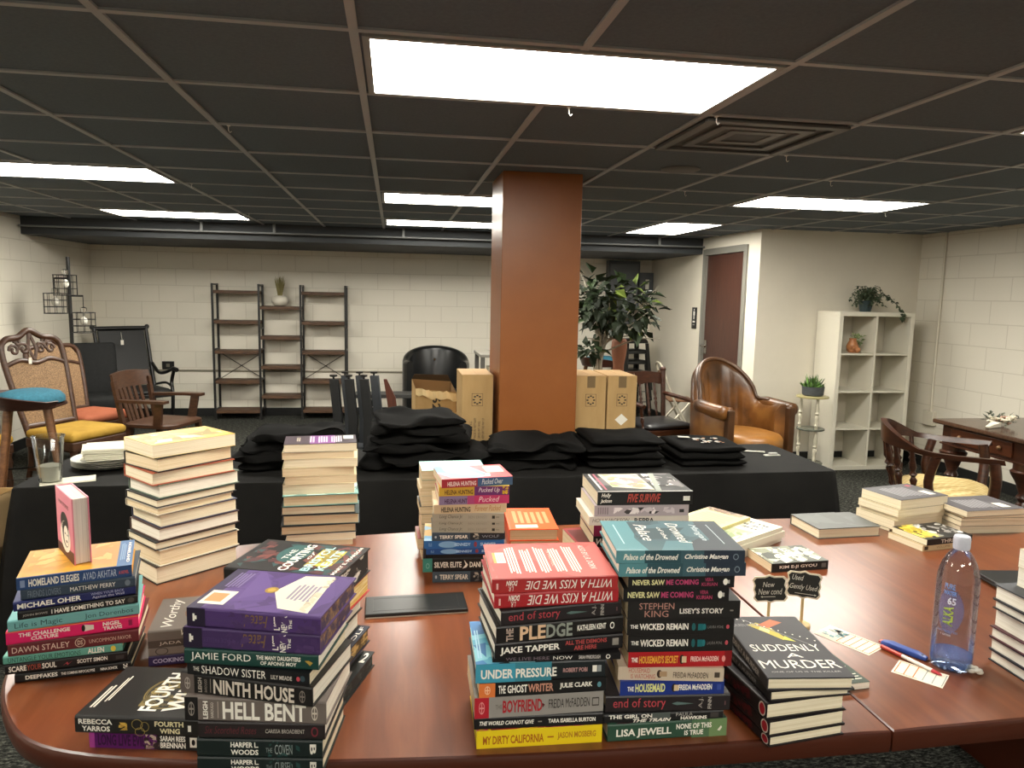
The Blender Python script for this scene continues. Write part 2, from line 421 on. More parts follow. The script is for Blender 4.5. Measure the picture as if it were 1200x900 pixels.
MB().lathe([(.04, 0), (.085, .025), (.1, .07), (.085, .11), (.045, .128), (.04, .13)], 24).build('vase', mat('#d9d3c5', .3), v, smooth=60)
rng = random.Random(3); m = MB()
for k in range(90):
    a = rng.uniform(0, 2*PI); r = rng.uniform(0, .075); z1 = rng.uniform(.26, .37)
    p0 = Vector((.02*math.cos(a), .02*math.sin(a), .1)); p1 = Vector((r*math.cos(a), r*math.sin(a), z1))
    m.tube([p0, (p0+p1)/2+Vector((0, 0, .02)), p1], [.002, .004, .001], 4)
m.build('dry_grass', mat('#8d8458', .8), v)

# ---- floor lamp
t = thing('floor_lamp', 'black floor lamp with three wire cage shades in left corner', 'floor lamp', (-3.09, 7.7, 0))
m = MB().lathe([(.14, 0), (.14, .015), (.03, .03)], 24); m.build('base', BLACKM, t, smooth=30)
MB().tube([(0, 0, .02), (0, 0, 1.87)], .017, 10).build('pole', BLACKM, t, smooth=60)
for (dx, dy, za, zs) in ((-.115, -.03, 1.665, 1.33), (.13, -.03, 1.50, 1.15), (.015, -.12, 1.72, 1.505)):
    a = MB().tube([(0, 0, za), (dx, dy, za)], .009, 8); a.tube([(dx, dy, za+.005), (dx, dy, zs+.24)], .004, 6)
    am = a.build('arm', BLACKM, t, smooth=60)
    s_ = MB(); R_, H_ = .1, .19
    for z in (0, H_*.33, H_*.66, H_): s_.tube([(dx+R_*math.cos(q*PI/12), dy+R_*math.sin(q*PI/12), zs+z) for q in range(24)], .0035, 5, closed=True)
    for q in range(10):
        c_, d_ = math.cos(q*PI/5), math.sin(q*PI/5)
        s_.tube([(dx+R_*c_, dy+R_*d_, zs), (dx+R_*c_, dy+R_*d_, zs+H_), (dx+.025*c_, dy+.025*d_, zs+H_+.004)], .0028, 5)
    so = s_.build('cage_shade', BLACKM, t)
    MB().lathe([(.022, .0), (.03, .006), (.03, .045), (.012, .055)], 14, 0, T(dx, dy, zs+H_)).build('socket', CHROME, so, smooth=40)
    MB().ball((dx, dy, zs+.11), .034, 12, 8, sc=(1, 1, 1.25)).build('bulb', mat('#dedbd0', .2), so, smooth=80)

# ---- cane back dining chairs
CANE = noise_mat('woven_cane', [(.35, '#5f4a30'), (.5, '#846545'), (.65, '#9c7d58')], scale=(1, 1, 1), nscale=130, detail=2, rough=.6, bump=.5, bdist=.004)
def velvet(name, a, b_): return noise_mat(name, [(.3, a), (.7, b_)], nscale=7, rough=.8, spec=.2)
YEL = velvet('yellow_velvet', '#9c7a30', '#b8933f'); ORG = velvet('orange_velvet', '#99553c', '#ad654a')
def cushion(mb, x0, x1, y0, y1, z0, z1, mi=0, r=.05, puff=.02):
    n = 10; rings = []
    def ring(ins, z):
        out = []; a, b_, c, d = x0+ins, x1-ins, y0+ins, y1-ins; rr = max(.004, r-ins*.5)
        for cx, cy, q in ((b_-rr, d-rr, 0), (a+rr, d-rr, 1), (a+rr, c+rr, 2), (b_-rr, c+rr, 3)):
            for k in range(5):
                an = (q+k/4)*PI/2; out.append((cx+rr*math.cos(an), cy+rr*math.sin(an), z))
        return out
    h_ = z1-z0
    rings = [ring(.02, z0), ring(.004, z0+h_*.2), ring(0, z0+h_*.5), ring(.004, z0+h_*.8), ring(.02, z1), ring(.08, z1+puff*.6), ring(.16, z1+puff)]
    return mb.loft(rings, mi)
def cane_chair(label, loc, rz, fab, carved, tall=1.0, grp='cane back chairs along the left wall'):
    t = thing('cane_chair', label, 'chair', loc, rz, grp)
    m = MB(); cushion(m, -.255, .255, -.27, .22, .41, .48, r=.022, puff=.008); m.build('seat_cushion', fab, t, smooth=40)
    MB().box(-.25, .25, -.265, .225, .34, .41).build('seat_frame', MIDW, t, bevel=.008)
    M = T(0, .235, .42, 0, -rad(15)) @ Matrix.Diagonal((1.04, 1, tall, 1))
    out = [(-.2, 0), (-.235, .3), (-.25, .56), (-.2, .64), (-.1, .655), (0, .70), (.1, .655), (.2, .64), (.25, .56), (.235, .3), (.2, 0)]
    f = MB(); f.M = M
    P = catmull([(x, 0, z) for x, z in out], 5)
    f.tube(P, .022, 8); f.tube([(-.2, 0, .06), (.2, 0, .06)], .02, 8); f.tube(catmull([(-.235, 0, .47), (-.12, 0, .5), (0, 0, .475), (.12, 0, .5), (.235, 0, .47)], 4), .017, 8)
    f.build('back_frame', MIDW, t, smooth=60)
    c = MB(); c.M = M
    top = [(.225, .47), (.12, .5), (0, .475), (-.12, .5), (-.225, .47)] if carved else [(.235, .55), (.19, .625), (.1, .645), (0, .69), (-.1, .645), (-.19, .625), (-.235, .55)]
    poly = [(-.2, .06), (.2, .06), (.235, .3)] + top + [(-.235, .3)]
    c.prism(poly, -.006, .006, 0, Matrix(((1, 0, 0, 0), (0, 0, -1, 0), (0, 1, 0, 0), (0, 0, 0, 1))))
    c.build('cane_panel', CANE, t)
    if carved:
        s_ = MB(); s_.M = M
        for sx in (-1, 1):
            for cx, cz, r_ in ((.07, .575, .045), (.15, .57, .04), (.11, .62, .025)):
                s_.tube([(sx*(cx+r_*(1-.06*k)*math.cos(k*.62)), 0, cz+r_*(1-.06*k)*math.sin(k*.62)) for k in range(13)], .011, 6)
            s_.tube(catmull([(0, 0, .5), (sx*.03, 0, .57), (sx*.015, 0, .64), (0, 0, .69)], 4), .012, 6)
        s_.build('carved_crest', MIDW, t, smooth=60)
    for sx in (-1, 1):
        MB().lathe([(.02, 0), (.026, .02), (.018, .06), (.028, .12), (.02, .2), (.032, .27), (.024, .3), (.03, .34)], 12, 0, T(sx*.22, -.235, 0)).build('leg', MIDW, t, smooth=50)
        MB().tube([(sx*.2, .30, 0), (sx*.205, .235, .2), (sx*.205, .225, .42)], .021, 8).build('leg', MIDW, t, smooth=50)
    MB().bar((-.21, .23, .16), (-.22, -.235, .16), .025, .025).bar((.21, .23, .16), (.22, -.235, .16), .025, .025).bar((-.215, 0, .16), (.215, 0, .16), .025, .025).build('stretcher', MIDW, t)
    return t
c = cane_chair('cane back chair with carved crest and yellow velvet seat, behind teal stool', (-2.52, 6.25, 0), rad(62), YEL, True, 1.2)
cane_chair('cane back chair with orange velvet seat beside the black recliner', (-2.72, 7.02, 0), rad(62), ORG, False)
tg = MB(); 
cane_chair('cane back chair with yellow seat cut by the left photo edge', (-3.16, 5.8, 0), rad(66), YEL, True)
tagt = thing('price_tag', 'small white price tag hanging from the carved chair crest', 'price tag', (-2.87, 6.36, 1.02), rad(62))
MB().box(-.013, .013, -.004, -.002, -.05, 0).build('card', mat('#e8e3d6', .7), tagt); MB().tube([(0, -.003, 0), (0, .0, .05)], .0015, 4).build('string', mat('#d8d2c2', .8), tagt)

# ---- teal bar stools
TEAL = noise_mat('teal_fabric', [(.3, '#2b5767'), (.7, '#386d80')], nscale=60, rough=.85, bump=.2, bdist=.002, spec=.2)
SHELLW = noise_mat('dark_plywood', [(.3, '#2d1810'), (.7, '#42241a')], scale=(2, 2, 16), nscale=5, rough=.35)
def stool(label, loc, rz):
    t = thing('bar_stool', label, 'bar stool', loc, rz, 'teal padded bar stools')
    m = MB()
    rg = []
    for ins, z in ((.03, .79), (0, .80), (0, .835), (.025, .862), (.09, .88)):
        rg.append([((.215-ins)*math.cos(a*PI/14), -.02+(.205-ins)*math.sin(a*PI/14), z) for a in range(28)])
    m.loft(rg); m.build('seat_pad', TEAL, t, smooth=60)
    s_ = MB(); rings = []
    for k in range(15):          # bent plywood shell: rises round the back (+y)
        a = -.25*PI + k*1.5*PI/14
        c_, d_ = math.cos(a), math.sin(a); up = max(0, d_+.35)**.8*.045
        rings.append([(.225*c_, -.01+.215*d_, .765), (.238*c_, -.01+.228*d_, .80), (.262*c_, -.01+.25*d_, .815+up), (.252*c_, -.01+.24*d_, .82+up), (.222*c_, -.01+.212*d_, .785)])
    s_.loft(rings); 
    s_.lathe([(.02, .755), (.19, .762), (.225, .775), (.225, .789)], 28, 0, T(0, -.01, 0))
    s_.build('plywood_shell', SHELLW, t, smooth=50)
    for sx in (-1, 1):
        for sy in (-1, 1): MB().tube([(sx*.12, sy*.11, .765), (sx*.21, sy*.2, 0)], [.024, .014], 8).build('leg', LTW, t, smooth=60)
    q = .178
    MB().tube([(-q, -q, .3), (q, -q, .3), (q, q, .3), (-q, q, .3)], .008, 8, closed=True).build('footrest', mat('#2a2926', .3, .8), t, smooth=60)
    return t
s1 = stool('teal padded bar stool with dark shell, front left before yellow chair', (-2.49, 5.45, 0), rad(112))
dup(s1, (2.45, 8.5, 0), rad(120), 'teal padded bar stool near the black stacked stools and terracotta vase')

# ---- slatted wooden armchair
t = thing('slat_armchair', 'brown wooden office armchair with slatted back, left of ladder bookcase', 'armchair', (-1.98, 6.72, 0), rad(72))
m = MB(); rr = []
for ins, z in ((.03, .405), (0, .415), (0, .44), (.02, .45), (.12, .442)):
    rr.append([Vector((max(-1, min(1, 1.25*math.cos(a*PI/16)))*(.25-ins), max(-1, min(1, 1.25*math.sin(a*PI/16)))*(.24-ins), z)) for a in range(32)])
m.loft(rr); m.build('seat', MIDW, t, smooth=50)
def arc(x, y0=.24, bow=.05): return y0 + bow*(1-(x/.25)**2)
M = MB()
cr = [[(x, arc(x)+.05-.011, .73), (x, arc(x)+.05+.011, .73), (x, arc(x)+.075+.011, .855+.015*(1-(x/.25)**2)), (x, arc(x)+.075-.011, .855+.015*(1-(x/.25)**2))] for x in [i*.04-.24 for i in range(13)]]
M.loft(cr); M.build('crest_rail', MIDW, t, smooth=40)
for x in (-.13, -.065, 0, .065, .13):
    MB().bar((x*.9, arc(x)-.035, .44), (x, arc(x)+.05, .735), .034, .012, up=(0, 1, 0)).build('back_slat', MIDW, t)
for sx in (-1, 1):
    MB().bar((sx*.215, .235, .40), (sx*.23, .305, .80), .04, .03, up=(0, 1, 0)).build('back_post', MIDW, t)
    a = MB(); P = [(sx*.235, .28, .635), (sx*.26, .12, .64), (sx*.27, -.05, .645), (sx*.265, -.2, .645)]
    a.loft([[(x-w_, y, z-.012), (x+w_, y, z-.012), (x+w_, y, z+.012), (x-w_, y, z+.012)] for (x, y, z), w_ in zip(P, (.02, .028, .04, .04))]); a.build('armrest', MIDW, t, smooth=40)
    MB().bar((sx*.245, -.1, .43), (sx*.262, -.13, .635), .07, .025, up=(1, 0, 0)).build('arm_support', MIDW, t)
    for sy in (-1, 1): MB().bar((sx*.2, sy*.19, .41), (sx*.22, sy*.22, 0), .045, .045).build('leg', MIDW, t, bevel=.004)
MB().bar((-.21, 0, .2), (.21, 0, .2), .03, .03).bar((-.213, .2, .2), (-.213, -.2, .2), .03, .03).bar((.213, .2, .2), (.213, -.2, .2), .03, .03).build('stretcher', MIDW, t)

# ---- black rocking chair
BW = mat('#131212', .35)
t = thing('rocking_chair', 'black wooden rocking chair with wide padded back by back wall', 'rocking chair', (-2.88, 8.85, 0), rad(38))
m = MB(); cushion(m, -.27, .27, -.28, .24, .40, .45); m.build('seat', mat('#1b1b1b', .5), t, smooth=50)
MB().box(-.27, .27, -.28, .25, .36, .4005).build('seat_frame', BW, t, bevel=.006)
B = T(0, .25, .4, 0, -rad(17))
m = MB(); m.M = B; m.box(-.255, .255, -.02, .02, .06, .72); m.build('back_panel', mat('#191919', .55), t, bevel=.012)
m = MB(); m.M = B; m.tube([(-.28, 0, 0), (-.285, 0, .74)], .022, 8); m.tube([(.28, 0, 0), (.285, 0, .74)], .022, 8); m.tube([(-.3, 0, .745), (.3, 0, .745)], .025, 8); m.ball((-.3, 0, .76), .028); m.ball((.3, 0, .76), .028); m.build('back_frame', BW, t, smooth=60)
for sx in (-1, 1):
    P = catmull([(sx*.29, .33, .70), (sx*.31, .2, .60), (sx*.315, .02, .61), (sx*.315, -.2, .67), (sx*.315, -.30, .665)], 5)
    MB().tube(P, [.02]*(len(P)-6)+[.026]*6, 8).build('armrest', BW, t, smooth=60)
    MB().tube(catmull([(sx*.31, -.24, .66), (sx*.3, -.19, .52), (sx*.285, -.25, .38), (sx*.285, -.22, .07)], 5), .02, 8).build('leg', BW, t, smooth=60)
    MB().tube([(sx*.27, .24, .40), (sx*.285, .3, .08)], .02, 8).build('leg', BW, t, smooth=60)
    P = [(sx*.285, y, .02+.12*(y/.5)**2*.8) for y in [k*.1-.5 for k in range(12)]]
    MB().tube(P, .018, 8).build('rocker', BW, t, smooth=60)
    MB().tube(catmull([(sx*.285, -.23, .47), (sx*.29, -.05, .50), (sx*.285, .2, .46)], 5), .014, 8).build('side_rail', BW, t, smooth=60)
pt = thing('price_tag', 'white price tag on string on the black rocking chair back', 'price tag', (-3.09, 9.03, .985), rad(38))
MB().box(-.016, .016, -.004, -.002, -.055, 0).build('card', mat('#e8e3d6', .7), pt); MB().tube([(0, -.003, 0), (0, .03, .09)], .0018, 4).build('string', mat('#d8d2c2', .8), pt)

# ---- black recliner
BFAB = noise_mat('black_upholstery', [(.3, '#171818'), (.7, '#202121')], nscale=30, rough=.75, spec=.25)
t = thing('recliner', 'black upholstered recliner with side lever knob behind orange seat', 'recliner', (-3.10, 8.12, 0), rad(24)); t.scale = (.92, .75, 1.08)
m = MB(); cushion(m, -.28, .28, -.38, .2, .3, .44); m.build('seat_cushion', BFAB, t, smooth=50)
m = MB(); m.M = T(0, .26, .32, 0, -rad(18)); m.box(-.29, .29, -.08, .07, 0, .62); m.build('backrest', BFAB, t, bevel=.04, seg=3, smooth=50)
for sx in (-1, 1):
    MB().box(sx*.335-.055, sx*.335+.055, -.36, .34, .06, .56).build('armrest', BFAB, t, bevel=.03, seg=3, smooth=50)
MB().box(-.28, .28, -.36, .3, .06, .3).build('base', BFAB, t, bevel=.01)
MB().tube([(.39, -.1, .36), (.42, -.1, .36)], .022, 12).build('lever_knob', CHROME, t, smooth=40)

# ---- black tub chair, bench, leg frames, post
LEATHK = mat('#131415', .28)
def tub(mb, R0, R1, z0, ztop, a0, a1, fn, n=28, y0=0, sy=1.0):
    rings = []
    for k in range(n+1):
        a = a0+(a1-a0)*k/n; c_, d_ = math.cos(a), math.sin(a); zt = fn(d_)
        rm = (R0+R1)/2; w_ = (R1-R0)/2
        rings.append([(R1*c_, y0+R1*sy*d_, z0), (R1*c_, y0+R1*sy*d_, zt-w_), ((rm+w_*.7)*c_, y0+(rm+w_*.7)*sy*d_, zt-w_*.3), (rm*c_, y0+rm*sy*d_, zt), ((rm-w_*.7)*c_, y0+(rm-w_*.7)*sy*d_, zt-w_*.3), (R0*c_, y0+R0*sy*d_, zt-w_), (R0*c_, y0+R0*sy*d_, z0)])
    mb.loft(rings)
t = thing('tub_chair', 'shiny black leather tub chair behind the torn cardboard box', 'tub chair', (.50, 8.75, 0), 0)
m = MB(); tub(m, .31, .40, .1, .95, -.16*PI, 1.16*PI, lambda d: .80+.15*max(0, d)**.7, y0=.02); m.build('back_shell', LEATHK, t, smooth=60)
m = MB().lathe([(.3, .1), (.305, .38), (.28, .44), (.1, .46), (.001, .46)], 28, 0, T(0, .01)); m.build('seat', LEATHK, t, smooth=50)
for sx in (-1, 1):
    for sy in (-1, 1): MB().lathe([(.015, 0), (.022, .099)], 10, 0, T(sx*.22, .02+sy*.22)).build('leg', BLACKM, t)
MB().lathe([(.018, 0), (.018, .004), (.008, .012)], 12, 0, T(0, -.0, 0) @ Matrix.Translation((0, .325, .78)) @ Matrix.Rotation(PI/2, 4, 'X')).build('tuft_button', CHROME, t)
t = thing('metal_bench', 'low black metal bench frame in front of the tub chair', 'bench', (.21, 7.98, 0))
MB().box(-.62, .62, -.14, .14, .47, .51).build('seat_board', mat('#2b2b2a', .5), t, bevel=.004)
for sx in (-1, 1): MB().bar((sx*.42, -.1, .47), (sx*.58, -.12, 0), .04, .03).bar((sx*.42, .1, .47), (sx*.58, .12, 0), .04, .03).build('leg', BLACKM, t)
t0 = None
GL = mat('#33363a', .5)
for i, x in enumerate((-.52, -.375, -.23)):
    lab = ('black metal table leg frame standing upside down, leftmost of three', 'black metal table leg frame standing upside down, middle of three', 'black metal table leg frame standing upside down, rightmost of three')[i]
    if t0 is None:
        t0 = thing('table_leg_frame', lab, 'table legs', (x, 7.45, 0), rad(-12), 'upturned table leg frames')
        for y, xx, mm in ((-.16, -.01, mat('#141516', .5)), (.16, .015, GL)):
            m = MB().loft([[(xx-.042+dx, y-.03, z), (xx+.042+dx, y-.03, z), (xx+.042+dx, y+.03, z), (xx-.042+dx, y+.03, z)] for z, dx in ((.045, .02), (.34, .025), (.74, -.015))])
            lg = m.build('leg', mm, t0, bevel=.003)
            MB().lathe([(.01, 0), (.01, .02), (.036, .026), (.038, .042)], 14, 0, T(xx-.02, y, .7395)).build('levelling_foot', BLACKM, lg)
        MB().box(-.02, .10, -.22, .22, 0, .0445).build('mounting_rail', GL, t0, bevel=.003)
    else: dup(t0, (x, 7.45, 0), rad(-12), lab)
t = thing('wooden_plank_post', 'reddish tapered wooden post leaning beside upturned table legs', 'post', (-.05, 7.3, 0))
MB().loft([[(-.04+dx, -.03+dy, z), (.05+dx, -.03+dy, z), (.05+dx, .03+dy, z), (-.04+dx, .03+dy, z)] for z, dx, dy in ((0, .09, 0), (.4, .04, .01), (.55, .02, .012))]+[[(-.02-.03, -.018, .74), (.012-.03, -.018, .74), (.012-.03, .03, .74), (-.02-.03, .03, .74)]]).build('post', noise_mat('red_wood', [(.3, '#3f1d10'), (.7, '#5a2c1a')], scale=(6, 6, 1), nscale=6, rough=.45), t, bevel=.003)
MB().box(.0, .18, -.15, .15, -.0, .02).build('foot', MIDW, t)

# ---- work table behind the pillar
t = thing('work_table', 'grey topped table half hidden behind the orange pillar', 'table', (1.18, 7.6, 0))
MB().box(-.32, .45, -.3, .3, .96, .99).build('table_top', mat('#7d7a72', .5), t, bevel=.003)
MB().box(-.29, .42, -.27, .27, .66, .68).build('lower_shelf', mat('#7d7a72', .5), t)
for sx in (-.29, .41):
    for sy in (-.27, .27): MB().box(sx-.02, sx+.02, sy-.02, sy+.02, 0, .9595).build('leg', mat('#55534e', .5), t)
m = MB().box(-.16, .16, -.12, .12, 0, .17); o = m.build('storage_box', mat('#d5ccb2', .7), None, bevel=.004, loc=(1.12, 7.5, .681)); tag(o, 'cream box on lower shelf of the table behind the pillar', 'box')
o = MB().box(-.09, .09, -.06, .06, 0, .1).box(-.05, .05, -.05, .05, .1, .12).build('tape_dispenser', mat('#191919', .4), None, bevel=.006, loc=(1.15, 7.5, .9905)); tag(o, 'small black box on top of the grey topped table', 'box')

# ---- cardboard cartons
CARD = noise_mat('cardboard', [(.3, '#a98a5c'), (.7, '#b69768')], scale=(1, 1, .3), nscale=14, rough=.85, spec=.2)
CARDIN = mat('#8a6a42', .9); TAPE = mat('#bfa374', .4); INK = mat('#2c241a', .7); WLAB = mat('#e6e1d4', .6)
def carton(label, x0, x1, y0, y1, z, lab, tape=True, lines=False):
    t = thing('cardboard_carton', label, 'cardboard box', ((x0+x1)/2, y0, 0), 0, 'tall cardboard cartons by the pillar')
    w_ = x1-x0; a = w_/2
    MB().box(-a, a, 0, y1-y0, 0, z).build('box', CARD, t, bevel=.003)
    m = MB()
    def pl(u, v): return (u, -.0008, v)
    for q in ((-.032, .032, z-.18, z-.178), (-.032, .032, z-.109, z-.107), (-.032, -.030, z-.18, z-.107), (.030, .032, z-.18, z-.107)): m.add([pl(q[0], q[2]), pl(q[1], q[2]), pl(q[1], q[3]), pl(q[0], q[3])], [(0, 1, 2, 3)])
    for k in range(8):
        an = k*PI/4; m.add([pl(.02*math.cos(an)+dx, z-.143+.024*math.sin(an)+dz) for dx, dz in ((-.006, -.004), (.006, -.004), (.006, .004), (-.006, .004))], [(0, 1, 2, 3)])
    if lines:
        for k, (x, h_) in enumerate(((-.035, .1), (-.012, .12), (.012, .1), (.035, .12))): put_text(m, ('NET WT 12 KG', 'MADE IN VIETNAM', 'GROSS WT 14 KG', 'KEEP DRY THIS WAY UP')[k], x-.007, x+.007, z-.37, z-.37+h_, pl, 0, rot=1)
    m.build('printing', INK, t)
    if tape:
        MB().box(-.024, .024, -.0016, -.0006, z-.07, z-.002).build('tape', mat('#6f5a3a', .5), t)
    MB().box(-a+.004, a-.004, .0, y1-y0-.004, z, z+.0012).box(-.003, .003, .002, y1-y0-.005, z+.0012, z+.002).build('top_flap', mat('#b08e5f', .85), t)
    if lab: 
        m = MB(); m.add([(0, -.0009, z-.225), (.04, -.0009, z-.26), (0, -.0009, z-.295), (-.04, -.0009, z-.26)], [(3, 2, 1, 0)])
        m.M = T(0.005, 0, 0); m.build('address_label', WLAB, t)
    return t
carton('tall cardboard carton touching the left side of the orange pillar', .382, .562, 4.12, 4.46, 1.14, False, False, True)
carton('tall cardboard carton touching the right side of the orange pillar', 1.05, 1.232, 4.12, 4.46, 1.135, False)
carton('tall cardboard carton with tilted white label, right of the other two', 1.242, 1.42, 4.12, 4.46, 1.135, True)
t = thing('torn_carton', 'torn cardboard box printed 620 with ragged open top and corner', 'cardboard box', (.27, 4.62, 0), rad(4))
m = MB(); zt = 1.03
m.loft([[(-.135, 0, 0), (.125, 0, 0), (.125, .25, 0), (-.135, .25, 0)], [(-.135, 0, zt-.035), (.125, 0, zt-.06), (.125, .25, zt-.02), (-.135, .25, zt)]], 0, caps=False)
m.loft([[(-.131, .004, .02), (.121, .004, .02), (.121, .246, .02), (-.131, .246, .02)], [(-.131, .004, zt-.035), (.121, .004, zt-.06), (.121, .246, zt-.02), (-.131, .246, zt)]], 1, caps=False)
m.box(-.131, .121, .004, .246, .0, .02)
m.build('box', [CARD, CARDIN], t)
rng = random.Random(5); m = MB()
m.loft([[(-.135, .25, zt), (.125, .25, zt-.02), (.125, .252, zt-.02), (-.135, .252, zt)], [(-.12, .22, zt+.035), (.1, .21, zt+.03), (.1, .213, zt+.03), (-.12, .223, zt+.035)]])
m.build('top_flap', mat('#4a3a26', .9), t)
m = MB(); P = [(-.135+.26*k/12, -.002+rng.uniform(-.012, .004), zt-.04-.025*k/12+rng.uniform(-.004, .012)) for k in range(13)]
m.loft([[(x, y, z), (x, y-.012, z-.035-rng.uniform(0, .02)), (x, y-.008, z-.04)] for x, y, z in P], closed=False, caps=False); 
m.build('ragged_edge', mat('#d6bd8c', .8), t)
m = MB()
for k in range(9):
    x = .06+rng.uniform(0, .07); z = zt-.2-.02*k; m.add([(x, -.012, z), (x+.05, -.03, z+.03), (x+.06, -.014, z+.07), (x+.01, -.004, z+.03)], [(0, 1, 2, 3)])
m.build('torn_flaps', mat('#c9ab78', .75), t)
m = MB(); put_text(m, '620 9-', -.03, .025, zt-.34, zt-.08, lambda u, v: (u, -.001, v), 0, rot=3, bold=True); m.build('printing', INK, t)

# ---- ficus, terracotta vase, metal stools
def leaf(mb, p, d, n, L, w_, mi=0):
    d = d.normalized(); s_ = d.cross(n)
    if s_.length < 1e-3: s_ = Vector((1, 0, 0))
    s_.normalize(); n = s_.cross(d)
    a = p; b_ = p+d*L*.45-n*L*.06; c_ = p+d*L-n*L*.25
    mb.add([a, b_+s_*w_+n*w_*.35, c_, b_-s_*w_+n*w_*.35, b_], [(0, 4, 1), (1, 4, 2), (0, 3, 4), (4, 3, 2)], mi)
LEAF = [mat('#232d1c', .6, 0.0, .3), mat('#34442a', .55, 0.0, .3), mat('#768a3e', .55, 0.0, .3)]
def foliage(mb, c, r, n, L, seed, low=0.0):
    g = random.Random(seed)
    for _ in range(n):
        u = Vector((g.gauss(0, 1), g.gauss(0, 1), g.gauss(0, 1))).normalized()*(g.uniform(.25, 1)**.6)
        p = Vector((c[0]+u.x*r[0], c[1]+u.y*r[1], c[2]+u.z*r[2]))
        d = Vector((u.x+g.uniform(-.4, .4), u.y+g.uniform(-.4, .4), u.z*.4-.12+g.uniform(-.5, .4)))
        n_ = Vector((g.uniform(-.4, .4), g.uniform(-.4, .4), 1)); l = L*g.uniform(.7, 1.15)
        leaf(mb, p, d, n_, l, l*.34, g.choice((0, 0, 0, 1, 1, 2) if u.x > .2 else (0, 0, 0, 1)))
t = thing('ficus_tree', 'leafy dark green ficus tree behind the cartons right of the pillar', 'potted tree', (1.62, 5.5, 0))
MB().lathe([(.12, 0), (.15, .02), (.18, .3), (.19, .32), (.17, .32), (.165, .27), (.001, .27)], 24).build('pot', mat('#3b2f28', .6), t, smooth=50)
m = MB(); tops = []; g = random.Random(2)
m.tube(catmull([(0, 0, .26), (-.03, .0, .7), (-.07, 0, 1.1), (-.05, 0, 1.3)], 5), .02, 8)
m.tube(catmull([(.02, 0, .26), (.02, .03, .6), (-.03, .02, 1.0), (.02, .0, 1.35)], 5), .016, 8)
for k in range(16):
    a = g.uniform(0, 2*PI); r_ = g.uniform(.2, .36); z = g.uniform(1.25, 1.8)
    m.tube(catmull([(-.04, 0, 1.15+.01*k), (r_*.5*math.cos(a)+.05, r_*.5*math.sin(a), 1.25+(z-1.25)*.5), (r_*math.cos(a)+.08, r_*math.sin(a), z)], 4), [.009, .008, .007, .006, .005, .005, .004, .003, .002], 5)
m.build('trunk', noise_mat('pale_bark', [(.3, '#8a8272'), (.7, '#b3ab98')], nscale=20, rough=.8), t, smooth=60)
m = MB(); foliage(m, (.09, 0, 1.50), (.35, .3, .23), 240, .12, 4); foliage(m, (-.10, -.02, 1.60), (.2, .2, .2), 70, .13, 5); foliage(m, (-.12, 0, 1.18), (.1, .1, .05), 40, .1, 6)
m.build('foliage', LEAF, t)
o = MB().lathe([(.06, 0), (.07, .3), (.05, .8), (.045, 1.02), (.058, 1.1), (.066, 1.17), (.062, 1.23), (.052, 1.245), (.046, 1.2)], 24).build('terracotta_vase', noise_mat('terracotta', [(.3, '#6a3d24'), (.7, '#7a482b')], nscale=9, rough=.7), None, smooth=60, loc=(1.88, 5.95, 0))
tag(o, 'tall terracotta floor vase behind the ficus leaves', 'vase')
ST = mat('#171715', .35, .3)
st0 = None
for k in range(4):
    lab = ('top stool of the stack of black metal stools', 'second stool down in the stack of black metal stools', 'third stool down in the stack of black metal stools', 'lowest stool in the stack of black metal stools')[3-k]
    z = .135*k
    if st0 is None:
        st0 = thing('metal_stool', lab, 'stool', (3.06, 9.15, 0), rad(8), 'stacked black metal stools')
        m = MB().loft([[(sx*(.15-i_), sy*(.15-i_), z_) for sx, sy in ((-1, -1), (1, -1), (1, 1), (-1, 1))] for i_, z_ in ((-.012, .60), (0, .645), (.012, .652))]); m.build('seat', ST, st0, bevel=.012, smooth=40)
        for sx in (-1, 1):
            for sy in (-1, 1): 
                MB().loft([[(sx*(q-.001), sy*(q-.001), z_), (sx*(q-.045), sy*q, z_), (sx*(q-.05), sy*(q-.008), z_), (sx*(q-.01), sy*(q-.012), z_), (sx*(q-.008), sy*(q-.05), z_), (sx*q, sy*(q-.045), z_)] for q, z_ in ((.215, 0), (.162, .60))]).build('leg', ST, st0)
        MB().bar((-.18, -.183, .25), (.18, -.183, .25), .03, .006).bar((-.18, .183, .25), (.18, .183, .25), .03, .006).build('rung', ST, st0)
    else: dup(st0, (3.06, 9.15, z), rad(8), lab)
t = thing('folding_chair', 'chair of bent pale tube beside the restroom wall behind spindle chair', 'chair', (3.2, 7.9, 0), rad(80))
m = MB()
for sx in (-1, 1): m.tube(catmull([(sx*.2, -.2, 0), (sx*.2, .05, .42), (sx*.19, .2, .78), (sx*.12, .22, .85), (0, .225, .86)], 5), .013, 8); m.tube([(sx*.19, .25, 0), (sx*.19, -.12, .44)], .013, 8)
m.build('tube_frame', mat('#cfc8b4', .3, .4), t, smooth=60)
MB().box(-.18, .18, -.17, .12, .435, .455).build('seat', LTW, t, bevel=.006); MB().box(-.17, .17, .175, .195, .62, .76).build('backrest', LTW, t, bevel=.006)

